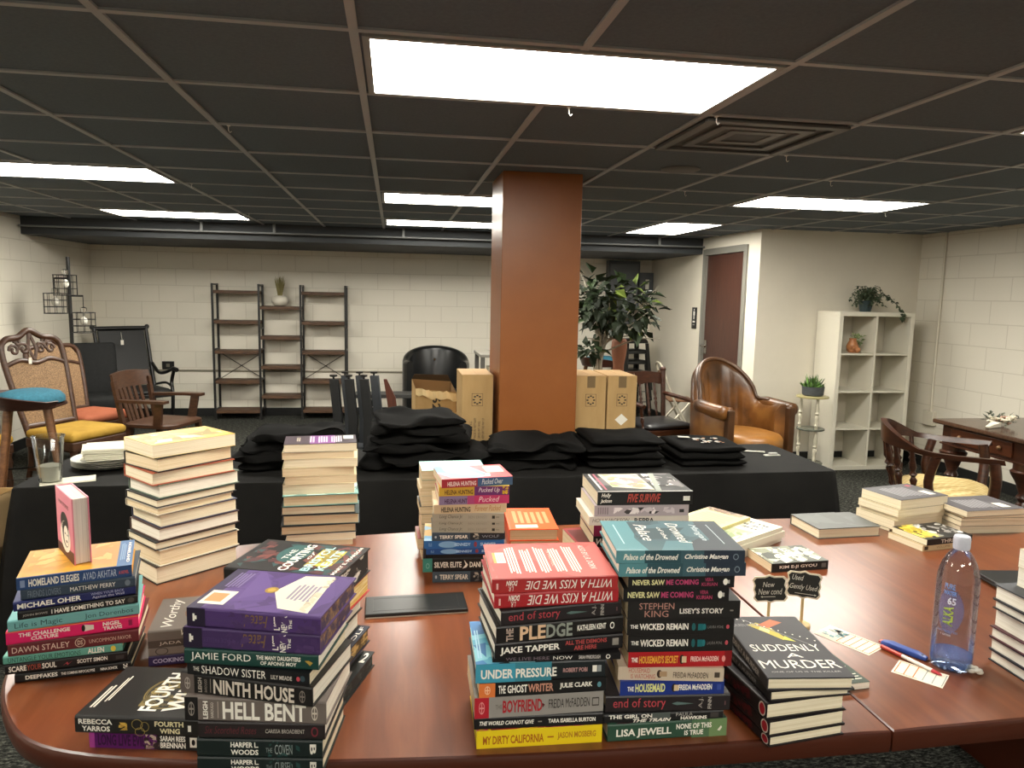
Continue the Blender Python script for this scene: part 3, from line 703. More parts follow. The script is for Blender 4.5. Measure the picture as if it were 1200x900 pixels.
# ---- turned spindle captain chair with black seat
def spindle(mb, a, b_, r=.016, n=10):
    a = Vector(a); b_ = Vector(b_); P = []; R_ = []
    for k, q in ((0, .7), (.08, .7), (.12, 1.1), (.16, .7), (.3, .75), (.4, 1.15), (.47, .6), (.52, 1.25), (.58, .6), (.66, 1.1), (.8, .8), (.9, .7), (1, .7)):
        P.append(a.lerp(b_, k)); R_.append(r*q)
    mb.tube(P, R_, n)
t = thing('spindle_chair', 'dark wooden spindle back armchair with black leather seat left of leather chair', 'armchair', (2.40, 6.40, 0), rad(12))
m = MB(); cushion(m, -.25, .25, -.26, .23, .42, .465); m.build('seat_pad', mat('#17171a', .3), t, smooth=50)
MB().box(-.255, .255, -.265, .24, .37, .4205).build('seat_frame', DKW, t, bevel=.006)
for sx in (-1, 1):
    m = MB(); m.tube([(sx*.235, .235, .4), (sx*.255, .31, .9)], .024, 10); m.ball((sx*.256, .312, .905), .03); m.build('back_post', DKW, t, smooth=60)
    MB().tube(catmull([(sx*.25, .27, .68), (sx*.3, .0, .66), (sx*.29, -.26, .64)], 5), .02, 8).build('armrest', DKW, t, smooth=60)
    m = MB(); spindle(m, (sx*.25, -.2, .41), (sx*.29, -.2, .645)); m.build('arm_support', DKW, t, smooth=60)
    m = MB(); spindle(m, (sx*.21, -.22, .37), (sx*.24, -.25, 0), .022); m.build('leg', DKW, t, smooth=60)
    m = MB(); spindle(m, (sx*.21, .2, .37), (sx*.24, .26, 0), .022); m.build('leg', DKW, t, smooth=60)
m = MB(); m.loft([[(x, .302, .76+.02*abs(math.sin(x*14))), (x, .322, .76+.02*abs(math.sin(x*14))), (x, .338, .89-.02*(x/.25)**2), (x, .318, .89-.02*(x/.25)**2)] for x in [k*.03-.24 for k in range(17)]]); m.build('crest_rail', DKW, t, smooth=40)
for x in (-.16, -.08, 0, .08, .16):
    m = MB(); spindle(m, (x, .235, .465), (x, .31, .775), .014); m.build('back_spindle', DKW, t, smooth=60)
pt = thing('price_tag', 'white price tag hanging on the spindle chair crest rail', 'price tag', (2.28, 6.66, .79), rad(12))
MB().box(-.014, .014, -.004, -.002, -.05, 0).build('card', mat('#e8e3d6', .7), pt); MB().tube([(0, -.003, 0), (0, .04, .09)], .0018, 4).build('string', mat('#b7b0a0', .8), pt)

# ---- brown leather barrel chair
def leather():
    m, nt, b = nodes('worn_brown_leather')
    v = coords(nt)
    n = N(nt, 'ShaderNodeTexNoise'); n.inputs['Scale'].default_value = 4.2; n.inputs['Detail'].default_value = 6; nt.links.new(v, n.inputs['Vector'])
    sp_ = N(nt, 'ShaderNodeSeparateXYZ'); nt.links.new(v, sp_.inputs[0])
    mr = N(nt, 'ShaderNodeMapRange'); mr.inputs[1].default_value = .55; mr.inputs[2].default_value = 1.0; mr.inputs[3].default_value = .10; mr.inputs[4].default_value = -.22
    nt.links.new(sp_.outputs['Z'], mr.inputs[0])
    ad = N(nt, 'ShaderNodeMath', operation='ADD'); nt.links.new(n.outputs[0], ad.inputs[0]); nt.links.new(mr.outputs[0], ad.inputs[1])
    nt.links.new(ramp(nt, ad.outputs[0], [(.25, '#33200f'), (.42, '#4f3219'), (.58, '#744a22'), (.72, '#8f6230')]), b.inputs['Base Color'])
    w_ = N(nt, 'ShaderNodeTexVoronoi'); w_.inputs['Scale'].default_value = 110; nt.links.new(v, w_.inputs['Vector'])
    bp = N(nt, 'ShaderNodeBump'); bp.inputs['Strength'].default_value = .2; bp.inputs['Distance'].default_value = .003
    nt.links.new(w_.outputs[0], bp.inputs['Height']); nt.links.new(bp.outputs[0], b.inputs['Normal'])
    b.inputs['Roughness'].default_value = .36
    return m
LEA = leather(); LEAS = noise_mat('tan_leather', [(.3, '#80531f'), (.7, '#9c6a2f')], nscale=6, rough=.38, bump=.1, bdist=.004); LEAD = noise_mat('dark_leather', [(.3, '#3c2614'), (.7, '#53351d')], nscale=6, rough=.4)
t = thing('leather_armchair', 'worn brown leather barrel armchair with high rounded back by the door', 'armchair', (2.90, 5.74, 0), rad(14))
m = MB(); rings = []
n = 60
for k in range(n+1):
    a = -.22*PI+1.44*PI*k/n; c_, d_ = math.cos(a), math.sin(a)
    hgt = .73+.33*max(0, (d_-.42)/.58)**.62 if d_ > .42 else .73
    lean = .10*max(0, d_-.2)
    inn, outr = .285, .40
    pl = .02*math.sin((k-20)*PI/3) if 20 < k < 41 else 0       # pleats
    rings.append([((outr)*c_, outr*d_*.95, .14), ((outr+.01)*c_, outr*d_*.95+lean*.5, hgt*.6), ((outr+.0)*c_, outr*.95*d_+lean, hgt-.05), ((outr-.03)*c_, (outr-.03)*.95*d_+lean, hgt), ((inn+.04)*c_, (inn+.04)*.95*d_+lean, hgt-.005), ((inn+.01)*c_, (inn+.01)*.95*d_+lean, hgt-.05), ((inn+pl*.6)*c_, (inn+pl*.6)*.95*d_+lean*.75, .40+(hgt-.4)*.72), ((inn+pl)*c_, (inn+pl)*.95*d_+lean*.55, .40+(hgt-.4)*.5), ((inn+pl)*c_, (inn+pl)*.95*d_+lean*.3, .40+(hgt-.4)*.25), ((inn+pl*.5)*c_, (inn)*.95*d_, .40)])
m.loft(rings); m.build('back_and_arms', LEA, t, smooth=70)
P = []
for k in range(10, 51):
    a = -.22*PI+1.44*PI*k/n; c_, d_ = math.cos(a), math.sin(a)
    hgt = .73+.33*max(0, (d_-.42)/.58)**.62 if d_ > .42 else .73
    P.append(((.33)*c_, .33*.95*d_+.10*max(0, d_-.2), hgt+.004))
MB().tube(P, .018, 8).build('piping', LEAD, t, smooth=60)
m = MB(); rg = []
for ins, z in ((.03, .345), (.0, .375), (0, .455), (.02, .485), (.08, .502), (.18, .508)):
    rg.append([((.285-ins)*math.cos(a*PI/18), -.07+(.33-ins)*math.sin(a*PI/18), z) for a in range(36)])
m.loft(rg); m.build('seat_cushion', LEAS, t, smooth=60)
m = MB(); rg = []
for ins, z in ((.0, .14), (.0, .347)): rg.append([((.28-ins)*math.cos(a*PI/18), -.06+(.31-ins)*math.sin(a*PI/18), z) for a in range(36)])
m.loft(rg); m.build('seat_base', LEAD, t, smooth=60)
for sx in (-1, 1):
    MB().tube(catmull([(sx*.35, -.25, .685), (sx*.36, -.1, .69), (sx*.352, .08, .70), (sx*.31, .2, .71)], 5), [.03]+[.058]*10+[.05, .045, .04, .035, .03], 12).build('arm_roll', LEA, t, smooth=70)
    MB().box(sx*.315-.033, sx*.315+.033, -.275, -.215, 0, .715).build('arm_post', LEAD, t, bevel=.012)
    MB().box(sx*.22-.03, sx*.22+.03, .22, .28, 0, .141).build('leg', LEAD, t, bevel=.004)

# ---- tiered side table and succulent
WP = mat('#c9c2ac', .4)
t = thing('side_table', 'small white two tier side table with turned legs beside cube shelf', 'side table', (3.84, 6.2, 0))
MB().lathe([(.12, .70), (.145, .705), (.145, .718), (.135, .722)], 28).build('table_top', mat('#a39a6e', .35), t, smooth=40)
for z in (.40, .08): MB().lathe([(.115, z), (.125, z+.004), (.125, z+.014), (.12, z+.018)], 28).build('lower_shelf', mat('#56594f', .25), t, smooth=40)
for k in range(3):
    a = k*2*PI/3+.5; x, y = .095*math.cos(a), .095*math.sin(a)
    m = MB()
    for z0, z1 in ((0, .08), (.098, .40), (.418, .70)):
        if z1-z0 < .1: m.lathe([(.012, z0), (.014, z1)], 10, 0, T(x, y))
        else: spindle(m, (x, y, z0), (x, y, z1), .018)
    m.build('leg', WP, t, smooth=60)
t = thing('succulent_planter', 'succulents in round dark planter on the white side table', 'potted plant', (3.84, 6.2, .7225))
MB().lathe([(.08, 0), (.095, .01), (.1, .085), (.092, .085), (.088, .07), (.001, .07)], 28).build('planter', noise_mat('slate_planter', [(.3, '#34373a'), (.7, '#4c5052')], scale=(1, 1, 8), nscale=20, rough=.6), t, smooth=40)
m = MB(); g = random.Random(8)
for k in range(170):
    a = g.uniform(0, 2*PI); r_ = g.uniform(0, .085); p = Vector((r_*math.cos(a), r_*math.sin(a), .072))
    d = Vector((math.cos(a)*.6*r_/.09+g.uniform(-.3, .3), math.sin(a)*.6*r_/.09+g.uniform(-.3, .3), 1))
    leaf(m, p, d, Vector((g.uniform(-1, 1), g.uniform(-1, 1), .2)), g.uniform(.04, .13 if r_ < .06 else .07), .008, g.choice((0, 1, 2)))
m.build('succulents', [mat('#2f4a24', .5), mat('#5f8a33', .5), mat('#47642f', .5)], t)

# ---- cube shelf
KW = mat('#d6d1c1', .4)
t = thing('cube_shelf', 'tall cream eight cube shelf against the wall right of leather chair', 'shelf unit', (4.46, 6.41, 0))
Wd, Hh, D = .385, 1.50, .185
MB().box(-Wd, -Wd+.04, -D, D, .0, Hh-.04).build('side_panel', KW, t, bevel=.002); MB().box(Wd-.04, Wd, -D, D, .0, Hh-.04).build('side_panel', KW, t, bevel=.002)
MB().box(-Wd, Wd, -D, D, Hh-.0395, Hh).build('top_panel', KW, t, bevel=.002); MB().box(-Wd+.0405, Wd-.0405, -D, D, 0, .04).build('bottom_panel', KW, t, bevel=.002)
MB().box(-.009, .009, -D+.002, D, .0405, Hh-.04).build('divider', KW, t)
ch = (Hh-.08)/4
for k in (1, 2, 3):
    for a, b_ in ((-Wd+.0405, -.0095), (.0095, Wd-.0405)): MB().box(a, b_, -D+.004, D, .04+ch*k-.008, .04+ch*k+.008).build('shelf', KW, t)
t = thing('ivy_plant', 'trailing ivy in dark pot on top of the cube shelf', 'potted plant', (4.46, 6.42, Hh+.0005))
MB().lathe([(.05, 0), (.065, .1), (.07, .105), (.062, .105), (.058, .09), (.001, .09)], 20).build('pot', mat('#2b3a3d', .4), t, smooth=50)
m = MB(); g = random.Random(11); stems = MB()
IV = [mat('#3c4a34', .6), mat('#57654c', .6), mat('#27331f', .6)]
for k in range(34):
    a = g.uniform(0, 2*PI); r_ = g.uniform(.05, .2); z = g.uniform(.1, .22)
    P = catmull([(0, 0, .09), (.5*r_*math.cos(a), .35*r_*math.sin(a), z+.03), (r_*math.cos(a), .6*r_*math.sin(a), z-.05)], 4)
    stems.tube(P, .0018, 4)
    for p in P[2:]:
        for _ in range(2): leaf(m, p, Vector((g.uniform(-1, 1), g.uniform(-1, 1), g.uniform(-.6, .3))), Vector((0, -.4, 1)), g.uniform(.025, .042), .012, g.choice((0, 1, 2)))
P = catmull([(.03, -.02, .1), (.13, -.08, .16), (.21, -.13, .09), (.25, -.19, .0), (.255, -.2, -.06)], 6); stems.tube(P, .002, 4)
for p in P:
    for _ in range(3): leaf(m, p, Vector((g.uniform(-1, 1), g.uniform(-1, .2), g.uniform(-.8, .2))), Vector((0, -.7, .7)), g.uniform(.03, .045), .014, g.choice((0, 1, 2)))
m.build('foliage', IV, t); stems.build('stems', mat('#4a4a30', .7), t)
zc = .04+ch*3+.0085
t = thing('copper_jar_plant', 'copper jar with green sprigs in the top left cube', 'potted plant', (4.30, 6.34, zc))
MB().lathe([(.03, 0), (.05, .02), (.055, .06), (.04, .10), (.03, .115), (.035, .135), (.028, .135)], 18).ball((.02, -.045, .03), .03).ball((-.02, -.042, .05), .022).build('jar', noise_mat('copper_glaze', [(.3, '#8a4f2c'), (.7, '#c58a5a')], nscale=22, rough=.35), t, smooth=60)
m = MB(); g = random.Random(14)
for k in range(60): leaf(m, Vector((.03+g.uniform(-.03, .05), g.uniform(-.03, .03), .06+g.uniform(0, .1))), Vector((g.uniform(-.5, .8), g.uniform(-.6, .6), g.uniform(.1, 1))), Vector((0, -.6, .6)), .04, .008, g.choice((0, 1)))
m.build('sprigs', [mat('#5b6a40', .6), mat('#7a8a58', .6)], t)

# ---- right armchair with yellow damask cushion
def damask():
    m, nt, b = nodes('yellow_damask')
    v = coords(nt, (9, 9, 9), (0, 0, rad(20)))
    w_ = N(nt, 'ShaderNodeTexMagic'); w_.turbulence_depth = 2; w_.inputs['Scale'].default_value = 2.2; nt.links.new(v, w_.inputs['Vector'])
    nt.links.new(ramp(nt, w_.outputs[1], [(.2, '#b0955a'), (.5, '#c4ac74'), (.8, '#d3c08c')]), b.inputs['Base Color']); b.inputs['Roughness'].default_value = .75
    return m
t = thing('cushion_armchair', 'dark wooden spindle armchair with yellow damask cushion beside the carved desk', 'armchair', (3.34, 3.97, 0), rad(53))
m = MB(); cushion(m, -.27, .27, -.29, .2, .42, .47, puff=.04, r=.09); m.build('seat_cushion', damask(), t, smooth=60)
MB().box(-.285, .285, -.3, .23, .36, .42).build('seat_frame', DKW, t, bevel=.01)
n = 26; rings = []
for k in range(n+1):
    a = -.06*PI+1.12*PI*k/n; c_, d_ = math.cos(a), math.sin(a)
    x = .33*c_; y = .02+.30*d_ if d_ > 0 else .02+d_*1.7; pk = max(0, d_-.35)
    z0 = .70+.035*max(0, d_)**.8; z1 = z0+.03+.16*pk**1.2
    rings.append([(x*1.03, y*1.03, z0), (x*1.06, y+.02*max(0, d_), z1), (x*.98, y-.015*max(0, d_), z1), (x*.94, y*.95, z0)])
m = MB(); m.loft(rings); m.build('curved_rail', DKW, t, smooth=50)
for k in (5, 8, 10.5, 13, 15.5, 18, 21):
    a = -.06*PI+1.12*PI*k/n; c_, d_ = math.cos(a), math.sin(a); z0 = .705+.035*max(0, d_)**.8
    m = MB(); spindle(m, (.28*c_, .02+.22*d_, .42), (.325*c_, .02+.29*d_, z0), .019); m.build('back_spindle', DKW, t, smooth=60)
for sx in (-1, 1):
    P = catmull([(sx*.26, -.25, .36), (sx*.29, -.265, .48), (sx*.318, -.27, .6), (sx*.322, -.255, .705)], 5)
    MB().tube(P, [.03]*len(P), 8).build('arm_support', DKW, t, smooth=60)
    for y, y2 in ((-.25, -.27), (.19, .25)): 
        m = MB(); spindle(m, (sx*.24, y, .36), (sx*.26, y2, 0), .024); m.build('leg', DKW, t, smooth=60)
    MB().tube(catmull([(sx*.285, .03, .42), (sx*.3, .06, .55), (sx*.32, .03, .705)], 4), .026, 8).build('side_splat', DKW, t, smooth=60)

# ---- carved desk
t = thing('carved_desk', 'antique dark wooden desk with drawer and bulbous turned legs at right', 'desk', (3.89, 3.9, 0))
DKT = noise_mat('desk_top_veneer', [(.3, '#3c2a20'), (.7, '#4f3a2d')], scale=(2, 14, 2), nscale=4, rough=.18)
MB().box(-.02, .98, -.02, .80, .735, .765).build('desk_top', DKT, t, bevel=.008, seg=3)
m = MB().box(.03, .93, .03, .75, .60, .7345); m.build('apron', DKW, t, bevel=.004)
dw = MB().box(.015, .0295, .13, .65, .62, .72).build('drawer', noise_mat('drawer_veneer', [(.3, '#3a1d10'), (.7, '#4f2a17')], scale=(2, 2, 12), nscale=5, rough=.3), t, bevel=.003)
for y in (.22, .56): MB().ball((.004, y, .67), .014, 10, 6).build('knob', mat('#7a5a3a', .3), dw, smooth=60)
MB().box(.012, .028, .03, .75, .592, .602).build('moulding', DKW, t)
for x in (.09, .87):
    for y in (.08, .70):
        MB().lathe([(.03, 0), (.045, .02), (.03, .05), (.055, .11), (.06, .15), (.035, .2), (.03, .22), (.05, .26), (.055, .3), (.03, .345), (.045, .37), (.03, .4), (.055, .47), (.085, .52), (.09, .54), (.075, .55), (.075, .60)], 18, 0, T(x, y)).build('leg', DKW, t, smooth=55)
for x, y in ((.34, .32), (.50, .32)): MB().box(x-.014, x+.014, y-.02, y+.02, .765, .772).build('grommet', BLACKM, t, bevel=.002)
t = thing('dried_bouquet', 'small bouquet of white and pink dried flowers on the carved desk', 'bouquet', (4.13, 4.37, .766), rad(25))
g = random.Random(21); FL = [mat('#d9d0ba', .7), mat('#c99f8b', .7)]
for k in range(18):
    c_ = Vector((g.uniform(-.08, .1), g.uniform(-.07, .07), .022+g.uniform(0, .04))); m = MB(); r_ = g.uniform(.013, .022); m.ball(c_, r_*.7, 8, 5)
    for q in range(5): m.ball(c_+Vector((r_*.8*math.cos(q*1.257), r_*.8*math.sin(q*1.257), r_*.2)), r_*.55, 6, 4, sc=(1, 1, .6))
    m.build('flower', FL[k % 3 == 2], t, smooth=60)
m = MB()
for k in range(46): leaf(m, Vector((g.uniform(-.09, .12), g.uniform(-.08, .08), .015+g.uniform(0, .06))), Vector((g.uniform(-1, 1), g.uniform(-1, 1), g.uniform(0, .8))), Vector((0, 0, 1)), g.uniform(.03, .06), .012, g.choice((0, 1)))
m.build('leaves', [mat('#3f4436', .6), mat('#5c5f4c', .6)], t)
m = MB().loft([[(-.07, -.03, .004), (-.07, .03, .004), (-.07, .03, .035), (-.07, -.03, .035)], [(-.2, -.012, .001), (-.2, .012, .001), (-.21, .01, .012), (-.21, -.01, .012)]]); m.build('paper_wrap', mat('#ded8c6', .7), t)

# ---- open cardboard box at the far left
t = thing('open_box', 'open empty cardboard box on the floor left of black cloth', 'cardboard box', (-2.0, 3.32, 0), rad(-4))
m = MB(); a, b_, h_ = .29, .27, .68
for q in ((-a, a, -b_, -b_+.006), (-a, a, b_-.006, b_), (-a, -a+.006, -b_+.006, b_-.006), (a-.006, a, -b_+.006, b_-.006)): m.box(*q, .0, h_)
m.box(-a+.006, a-.006, -b_+.006, b_-.006, 0, .008)
m.build('box', CARD, t)
MB().loft([[(-a, -b_, h_), (a, -b_, h_), (a, -b_+.005, h_), (-a, -b_+.005, h_)], [(-a+.02, -b_-.16, h_-.14), (a-.02, -b_-.16, h_-.14), (a-.02, -b_-.155, h_-.135), (-a+.02, -b_-.155, h_-.135)]]).build('flap', mat('#c5a574', .85), t)
MB().loft([[(a, -b_, h_), (a, b_, h_), (a-.005, b_, h_), (a-.005, -b_, h_)], [(a+.045, -b_+.03, h_-.2), (a+.045, b_-.03, h_-.2), (a+.04, b_-.03, h_-.2), (a+.04, -b_+.03, h_-.2)]]).build('flap', mat('#c5a574', .85), t)

# ============================================================ tables
TZ = .75
CHERRY, nt, b = nodes('cherry_veneer')
v = coords(nt, (9, 1.1, 9)); n1 = N(nt, 'ShaderNodeTexNoise'); n1.inputs['Scale'].default_value = 3.5; n1.inputs['Detail'].default_value = 5; n1.inputs['Roughness'].default_value = .55; n1.inputs['Distortion'].default_value = .3
nt.links.new(v, n1.inputs['Vector']); nt.links.new(ramp(nt, n1.outputs[0], [(.25, '#5f3018'), (.5, '#6d391e'), (.75, '#7a4525')]), b.inputs['Base Color'])
b.inputs['Roughness'].default_value = .3; b.inputs['Specular IOR Level'].default_value = .5; b.inputs['Coat Weight'].default_value = .22; b.inputs['Coat Roughness'].default_value = .2
EDGEW = mat('#431d10', .28); GROOVE = mat('#1d0c06', .6)
half = [(-.87, 1.9), (-.852, 1.70), (-.775, 1.52), (-.65, 1.385), (-.42, 1.312), (-.1, 1.268), (.4, 1.233), (.979, 1.222)]
outl = [tuple(p)[:2] for p in catmull([(x, y, 0) for x, y in half], 6)]
back = [(x, 1.9+(1.9-y)*1.015) for x, y in outl]
left = outl + back[::-1][:-1]
t = thing('conference_table', 'long boat shaped cherry wood conference table covered with book piles', 'table', (0, 0, 0))
def top_half(poly):
    m = MB()
    c = Vector((sum(p[0] for p in poly)/len(poly), 1.9, 0))
    def ins(d):
        out = []
        for k, (x, y) in enumerate(poly):
            a = Vector(poly[k-1]+(0,)); q = Vector(poly[(k+1) % len(poly)]+(0,)); p = Vector((x, y, 0))
            e = (p-a).normalized() + (q-p).normalized(); n_ = Vector((-e.y, e.x, 0))
            n_ = n_.normalized() if n_.length > 1e-6 else Vector((0, 0, 0))
            if n_.dot(c-p) < 0: n_ = -n_
            if abs(x-.979) < .003: n_ = Vector((0, n_.y, 0))
            out.append(p+n_*d)
        return out
    A = [[(p.x, p.y, TZ-z) for p in ins(d)] for d, z in ((.02, .048), (.004, .045), (0, .03), (0, .008), (.003, .002), (.008, 0))]
    m.loft(A, 1, caps=False); k = len(poly)
    m.add(A[-1], [tuple(range(k))], 0); m.add(A[0], [tuple(range(k-1, -1, -1))], 1)
    return m
top_half(left).build('table_top', [CHERRY, EDGEW], t, smooth=30)
top_half([(1.962-x, y) for x, y in left][::-1]).build('table_top', [CHERRY, EDGEW], t, smooth=30)
for x in (-.1, 2.06): MB().box(x-.03, x+.03, 1.55, 2.25, 0, .702).build('pedestal_panel', EDGEW, t, bevel=.004)
MB().box(-.07, 2.03, 1.88, 1.92, .25, .702).build('modesty_panel', EDGEW, t)

CLOTH = noise_mat('black_cloth', [(.3, '#11100f'), (.7, '#161513')], scale=(1, 1, 1), nscale=8, rough=.8, spec=.15, bump=.06, bdist=.004)
x0, x1, y0, y1 = -1.60, 2.215, 3.31, 3.99
per = []; R_ = .035
for cx, cy, q in ((x1-R_, y1-R_, 0), (x0+R_, y1-R_, 1), (x0+R_, y0+R_, 2), (x1-R_, y0+R_, 3)):
    for k in range(7):
        a = (q+k/6)*PI/2; per.append((cx+R_*math.cos(a), cy+R_*math.sin(a), math.cos(a), math.sin(a)))
P2 = []
for k in range(len(per)):
    a, b_ = per[k], per[(k+1) % len(per)]; L_ = math.hypot(b_[0]-a[0], b_[1]-a[1]); ns = max(1, int(L_/.05))
    for j in range(ns):
        f = j/ns; P2.append(tuple(a[i]*(1-f)+b_[i]*f for i in range(4)))
rings = []
for z, fl in ((.745, -.006), (.743, 0), (.735, .003), (.62, .012), (.42, .026), (.2, .038), (.012, .05)):
    rg = []
    for k, (x, y, nx, ny) in enumerate(P2):
        s_ = k*.05; w_ = (math.sin(s_*9)+.6*math.sin(s_*21+1)+noise.noise((x*3, y*3, z*2)))*fl*.45
        cor = abs(nx*ny)*2
        kb = .25 if ny > .5 else 1
        rg.append((x+nx*(fl*(.6+1.6*cor)+w_)*kb, y+ny*(fl*(.6+1.6*cor)+w_)*kb, z))
    rings.append(rg)
m = MB().loft(rings, caps=False)
o = m.add(rings[0], [tuple(range(len(P2)))], 0).build('tablecloth', CLOTH, None, smooth=40)
tag(o, 'long black tablecloth hanging to the floor on the merchandise table', 'tablecloth')
t = thing('folding_table', 'folding table hidden under the long black tablecloth', 'table', (.307, 3.65, 0))
MB().box(-1.89, 1.89, -.325, .325, .71, .738).build('table_top', mat('#b9b4a8', .6), t)
for x in (-1.6, -.15, .15, 1.6): MB().tube([(x, -.28, 0), (x, -.28, .71)], .015).tube([(x, .28, 0), (x, .28, .71)], .015).build('leg', mat('#5a5a58', .5), t)

# ---- folded shirts
SHIRT = noise_mat('black_jersey', [(.3, '#0a0a09'), (.7, '#100f0e')], nscale=40, rough=.9, spec=.08, bump=.1, bdist=.002)
def shirt_mesh(w_, d_, h_, seed, rag):
    m = MB(); nx, nr = 26, 26; rings = []
    for i in range(nx+1):
        u = -1+2*i/nx; e = max(0.0, 1-abs(u)**8)**.5
        rg = []
        for k in range(nr):
            a = 2*PI*k/nr; c_, s_ = math.cos(a), math.sin(a)
            y = math.copysign(abs(c_)**.35, c_)*d_/2*(.94+.06*e); z = math.copysign(abs(s_)**.75, s_)*h_/2*(.35+.65*e)
            x = u*w_/2
            q = noise.noise((x*9+seed*3, y*9, z*30+seed)); q2 = noise.noise((x*4+seed, y*22, seed*1.7))
            if s_ > -.2: z += (q*.014+q2*.010+.012*noise.noise((x*3+seed, y*4, seed)))*rag*e
            y += (q*.022+.02*noise.noise((x*5, seed*2.3, 1)))*rag*(1 if abs(c_) > .6 else .3); x += q2*.012*rag*(abs(u)**4)
            rg.append((x, y, max(-h_/2, z)+h_/2))
        rings.append(rg)
    return m.loft(rings)
PN = ('messy heap of black shirts behind the purple-topped pile', 'tall black shirt pile left of the pillar', 'crumpled black shirt pile before the pillar', 'neat black shirt pile before the cartons', 'printed black shirt pile near the cloth table right end')
ORD = ('top', 'second', 'third', 'fourth', 'fifth', 'sixth', 'seventh', 'eighth', 'ninth', 'tenth', 'eleventh', 'twelfth', 'thirteenth', 'fourteenth', 'fifteenth', 'sixteenth', 'seventeenth')
rng = random.Random(12)
for pi, (cx, cy, w_, d_, n_, h_, rag) in enumerate(((-.47, 3.70, .50, .40, 4, .042, 2.0), (.16, 3.66, .56, .42, 6, .040, 1.9), (.70, 3.66, .52, .42, 3, .038, 2.2), (1.15, 3.64, .40, .40, 4, .036, .75), (1.62, 3.62, .36, .38, 3, .034, .7))):
    z = .7455
    for k in range(n_):
        dx, dy = rng.uniform(-.025, .025)*rag, rng.uniform(-.015, .015)*rag; sc = 1-.05*k*(1 if rag > 1 else .3)
        o = shirt_mesh(w_*sc, d_*(1-.02*k), h_, pi*10+k, rag).build('folded_shirt', SHIRT, None, smooth=70, loc=(cx+dx, cy+dy, z))
        o.rotation_euler.z = rng.uniform(-.08, .08)*rag
        word = ORD[n_-1-k]
        tag(o, '%s folded shirt of the %s' % (word, PN[pi]), 'shirt', 'folded black shirts on the cloth table')
        z += h_*1.02 if rag > 1 else h_
        last = o
m = MB(); g = random.Random(4)
for k in range(26):
    a, b_ = g.uniform(-.05, .1), g.uniform(-.1, .02); r_ = g.uniform(.006, .014)
    m.add([(a+r_*math.cos(q*PI/3), b_+r_*.8*math.sin(q*PI/3), h_+.0075+.00002*k) for q in range(6)], [tuple(range(6))], g.choice((0, 0, 1)))
m.add([(-.11, .05, h_+.0075), (-.05, .03, h_+.0075), (-.045, .07, h_+.0075), (-.1, .09, h_+.0075)], [(0, 1, 2, 3)], 0)
m.build('chest_print', [mat('#d8d2c6', .7), mat('#b5764a', .7)], last)
# name clips on the cloth
t = thing('badge_clip', 'small white and clear clips lying near the cloth table right end', 'clip', (2.06, 3.68, .7455))
MB().box(-.045, .045, -.012, .012, 0, .004).build('card', mat('#d9d6cc', .4), t); MB().box(-.02, .03, -.01, .01, .004, .016).build('clip', mat('#9a9992', .3), t, bevel=.003)
o = MB().tube([(-.07, .02, .006), (.06, -.03, .006)], .0045, 8).build('white_pen', mat('#d8d4c6', .4), None, smooth=60, loc=(1.99, 3.77, .7455)); tag(o, 'thin white pen lying on black cloth right of the printed shirts', 'pen')
# shirt print lettering edge showing left of the purple topped pile
# plates, napkins, cup
PL = mat('#d9d8cf', .35); NAP = mat('#e6e1cc', .8)
for k in range(4):
    o = MB().lathe([(.09, 0), (.115, .004), (.160, .018), (.163, .020), (.115, .008), (.001, .006)], 32).build('paper_plate', PL, None, smooth=50, loc=(-1.345, 3.70, .7455+.0085*k))
    tag(o, '%s plate of the white plate stack under the napkins' % ORD[3-k], 'plate', 'stacked white plates')
m = MB(); g = random.Random(6)
for k in range(13):
    a = g.uniform(-.12, .12); m.M = T(.015+g.uniform(-.008, .008), g.uniform(-.008, .008), .004*k, .35+a)
    m.loft([[(-.135, y, .001+.012*max(0, -y*6)), (.135, y, .001), (.135, y, .0045), (-.135, y, .0045+.012*max(0, -y*6))] for y in (-.11, -.04, .04, .11)])
o = m.build('napkin_stack', NAP, None, loc=(-1.33, 3.70, .7455+.0085*3+.019)); tag(o, 'stack of folded white napkins lying on the white plates', 'napkins')
CLEAR = clear_mat('clear_plastic', (.95, .96, .96))
t = thing('plastic_cup', 'clear plastic cup with a napkin inside at cloth table left end', 'cup', (-1.475, 3.385, .7475)); t.scale = (1.1, 1.1, 1.2)
MB().lathe([(.001, 0), (.038, 0), (.040, .004), (.055, .165), (.059, .168), (.059, .172), (.054, .172), (.038, .006), (.001, .006)], 32, cap=False).build('cup', CLEAR, t, smooth=50)
m = MB(); rings = []
for k in range(8):
    z = .008+.055*k/7; rings.append([((.034+.001*k)*(1+.05*noise.noise((a, k*.4, 2)))*math.cos(a*PI/9), (.034+.001*k)*math.sin(a*PI/9), z+.006*noise.noise((a*.5, k, 5))) for a in range(18)])
m.loft(rings); m.build('crumpled_napkin', NAP, t, smooth=50)
m = MB(); m.loft([[(x, -.05+.02*x, .0012), (x, .05, .0012), (x, .05, .006+.008*abs(noise.noise((x*20, 1, 1)))), (x, -.05+.02*x, .006+.01*abs(noise.noise((x*20, 3, 1))))] for x in [-.09+.03*k for k in range(8)]])
o = m.build('paper_napkin', NAP, None, loc=(-1.425, 3.40, .745)); o.rotation_euler.z = .35; tag(o, 'crumpled white paper napkin under the clear cup', 'napkin')

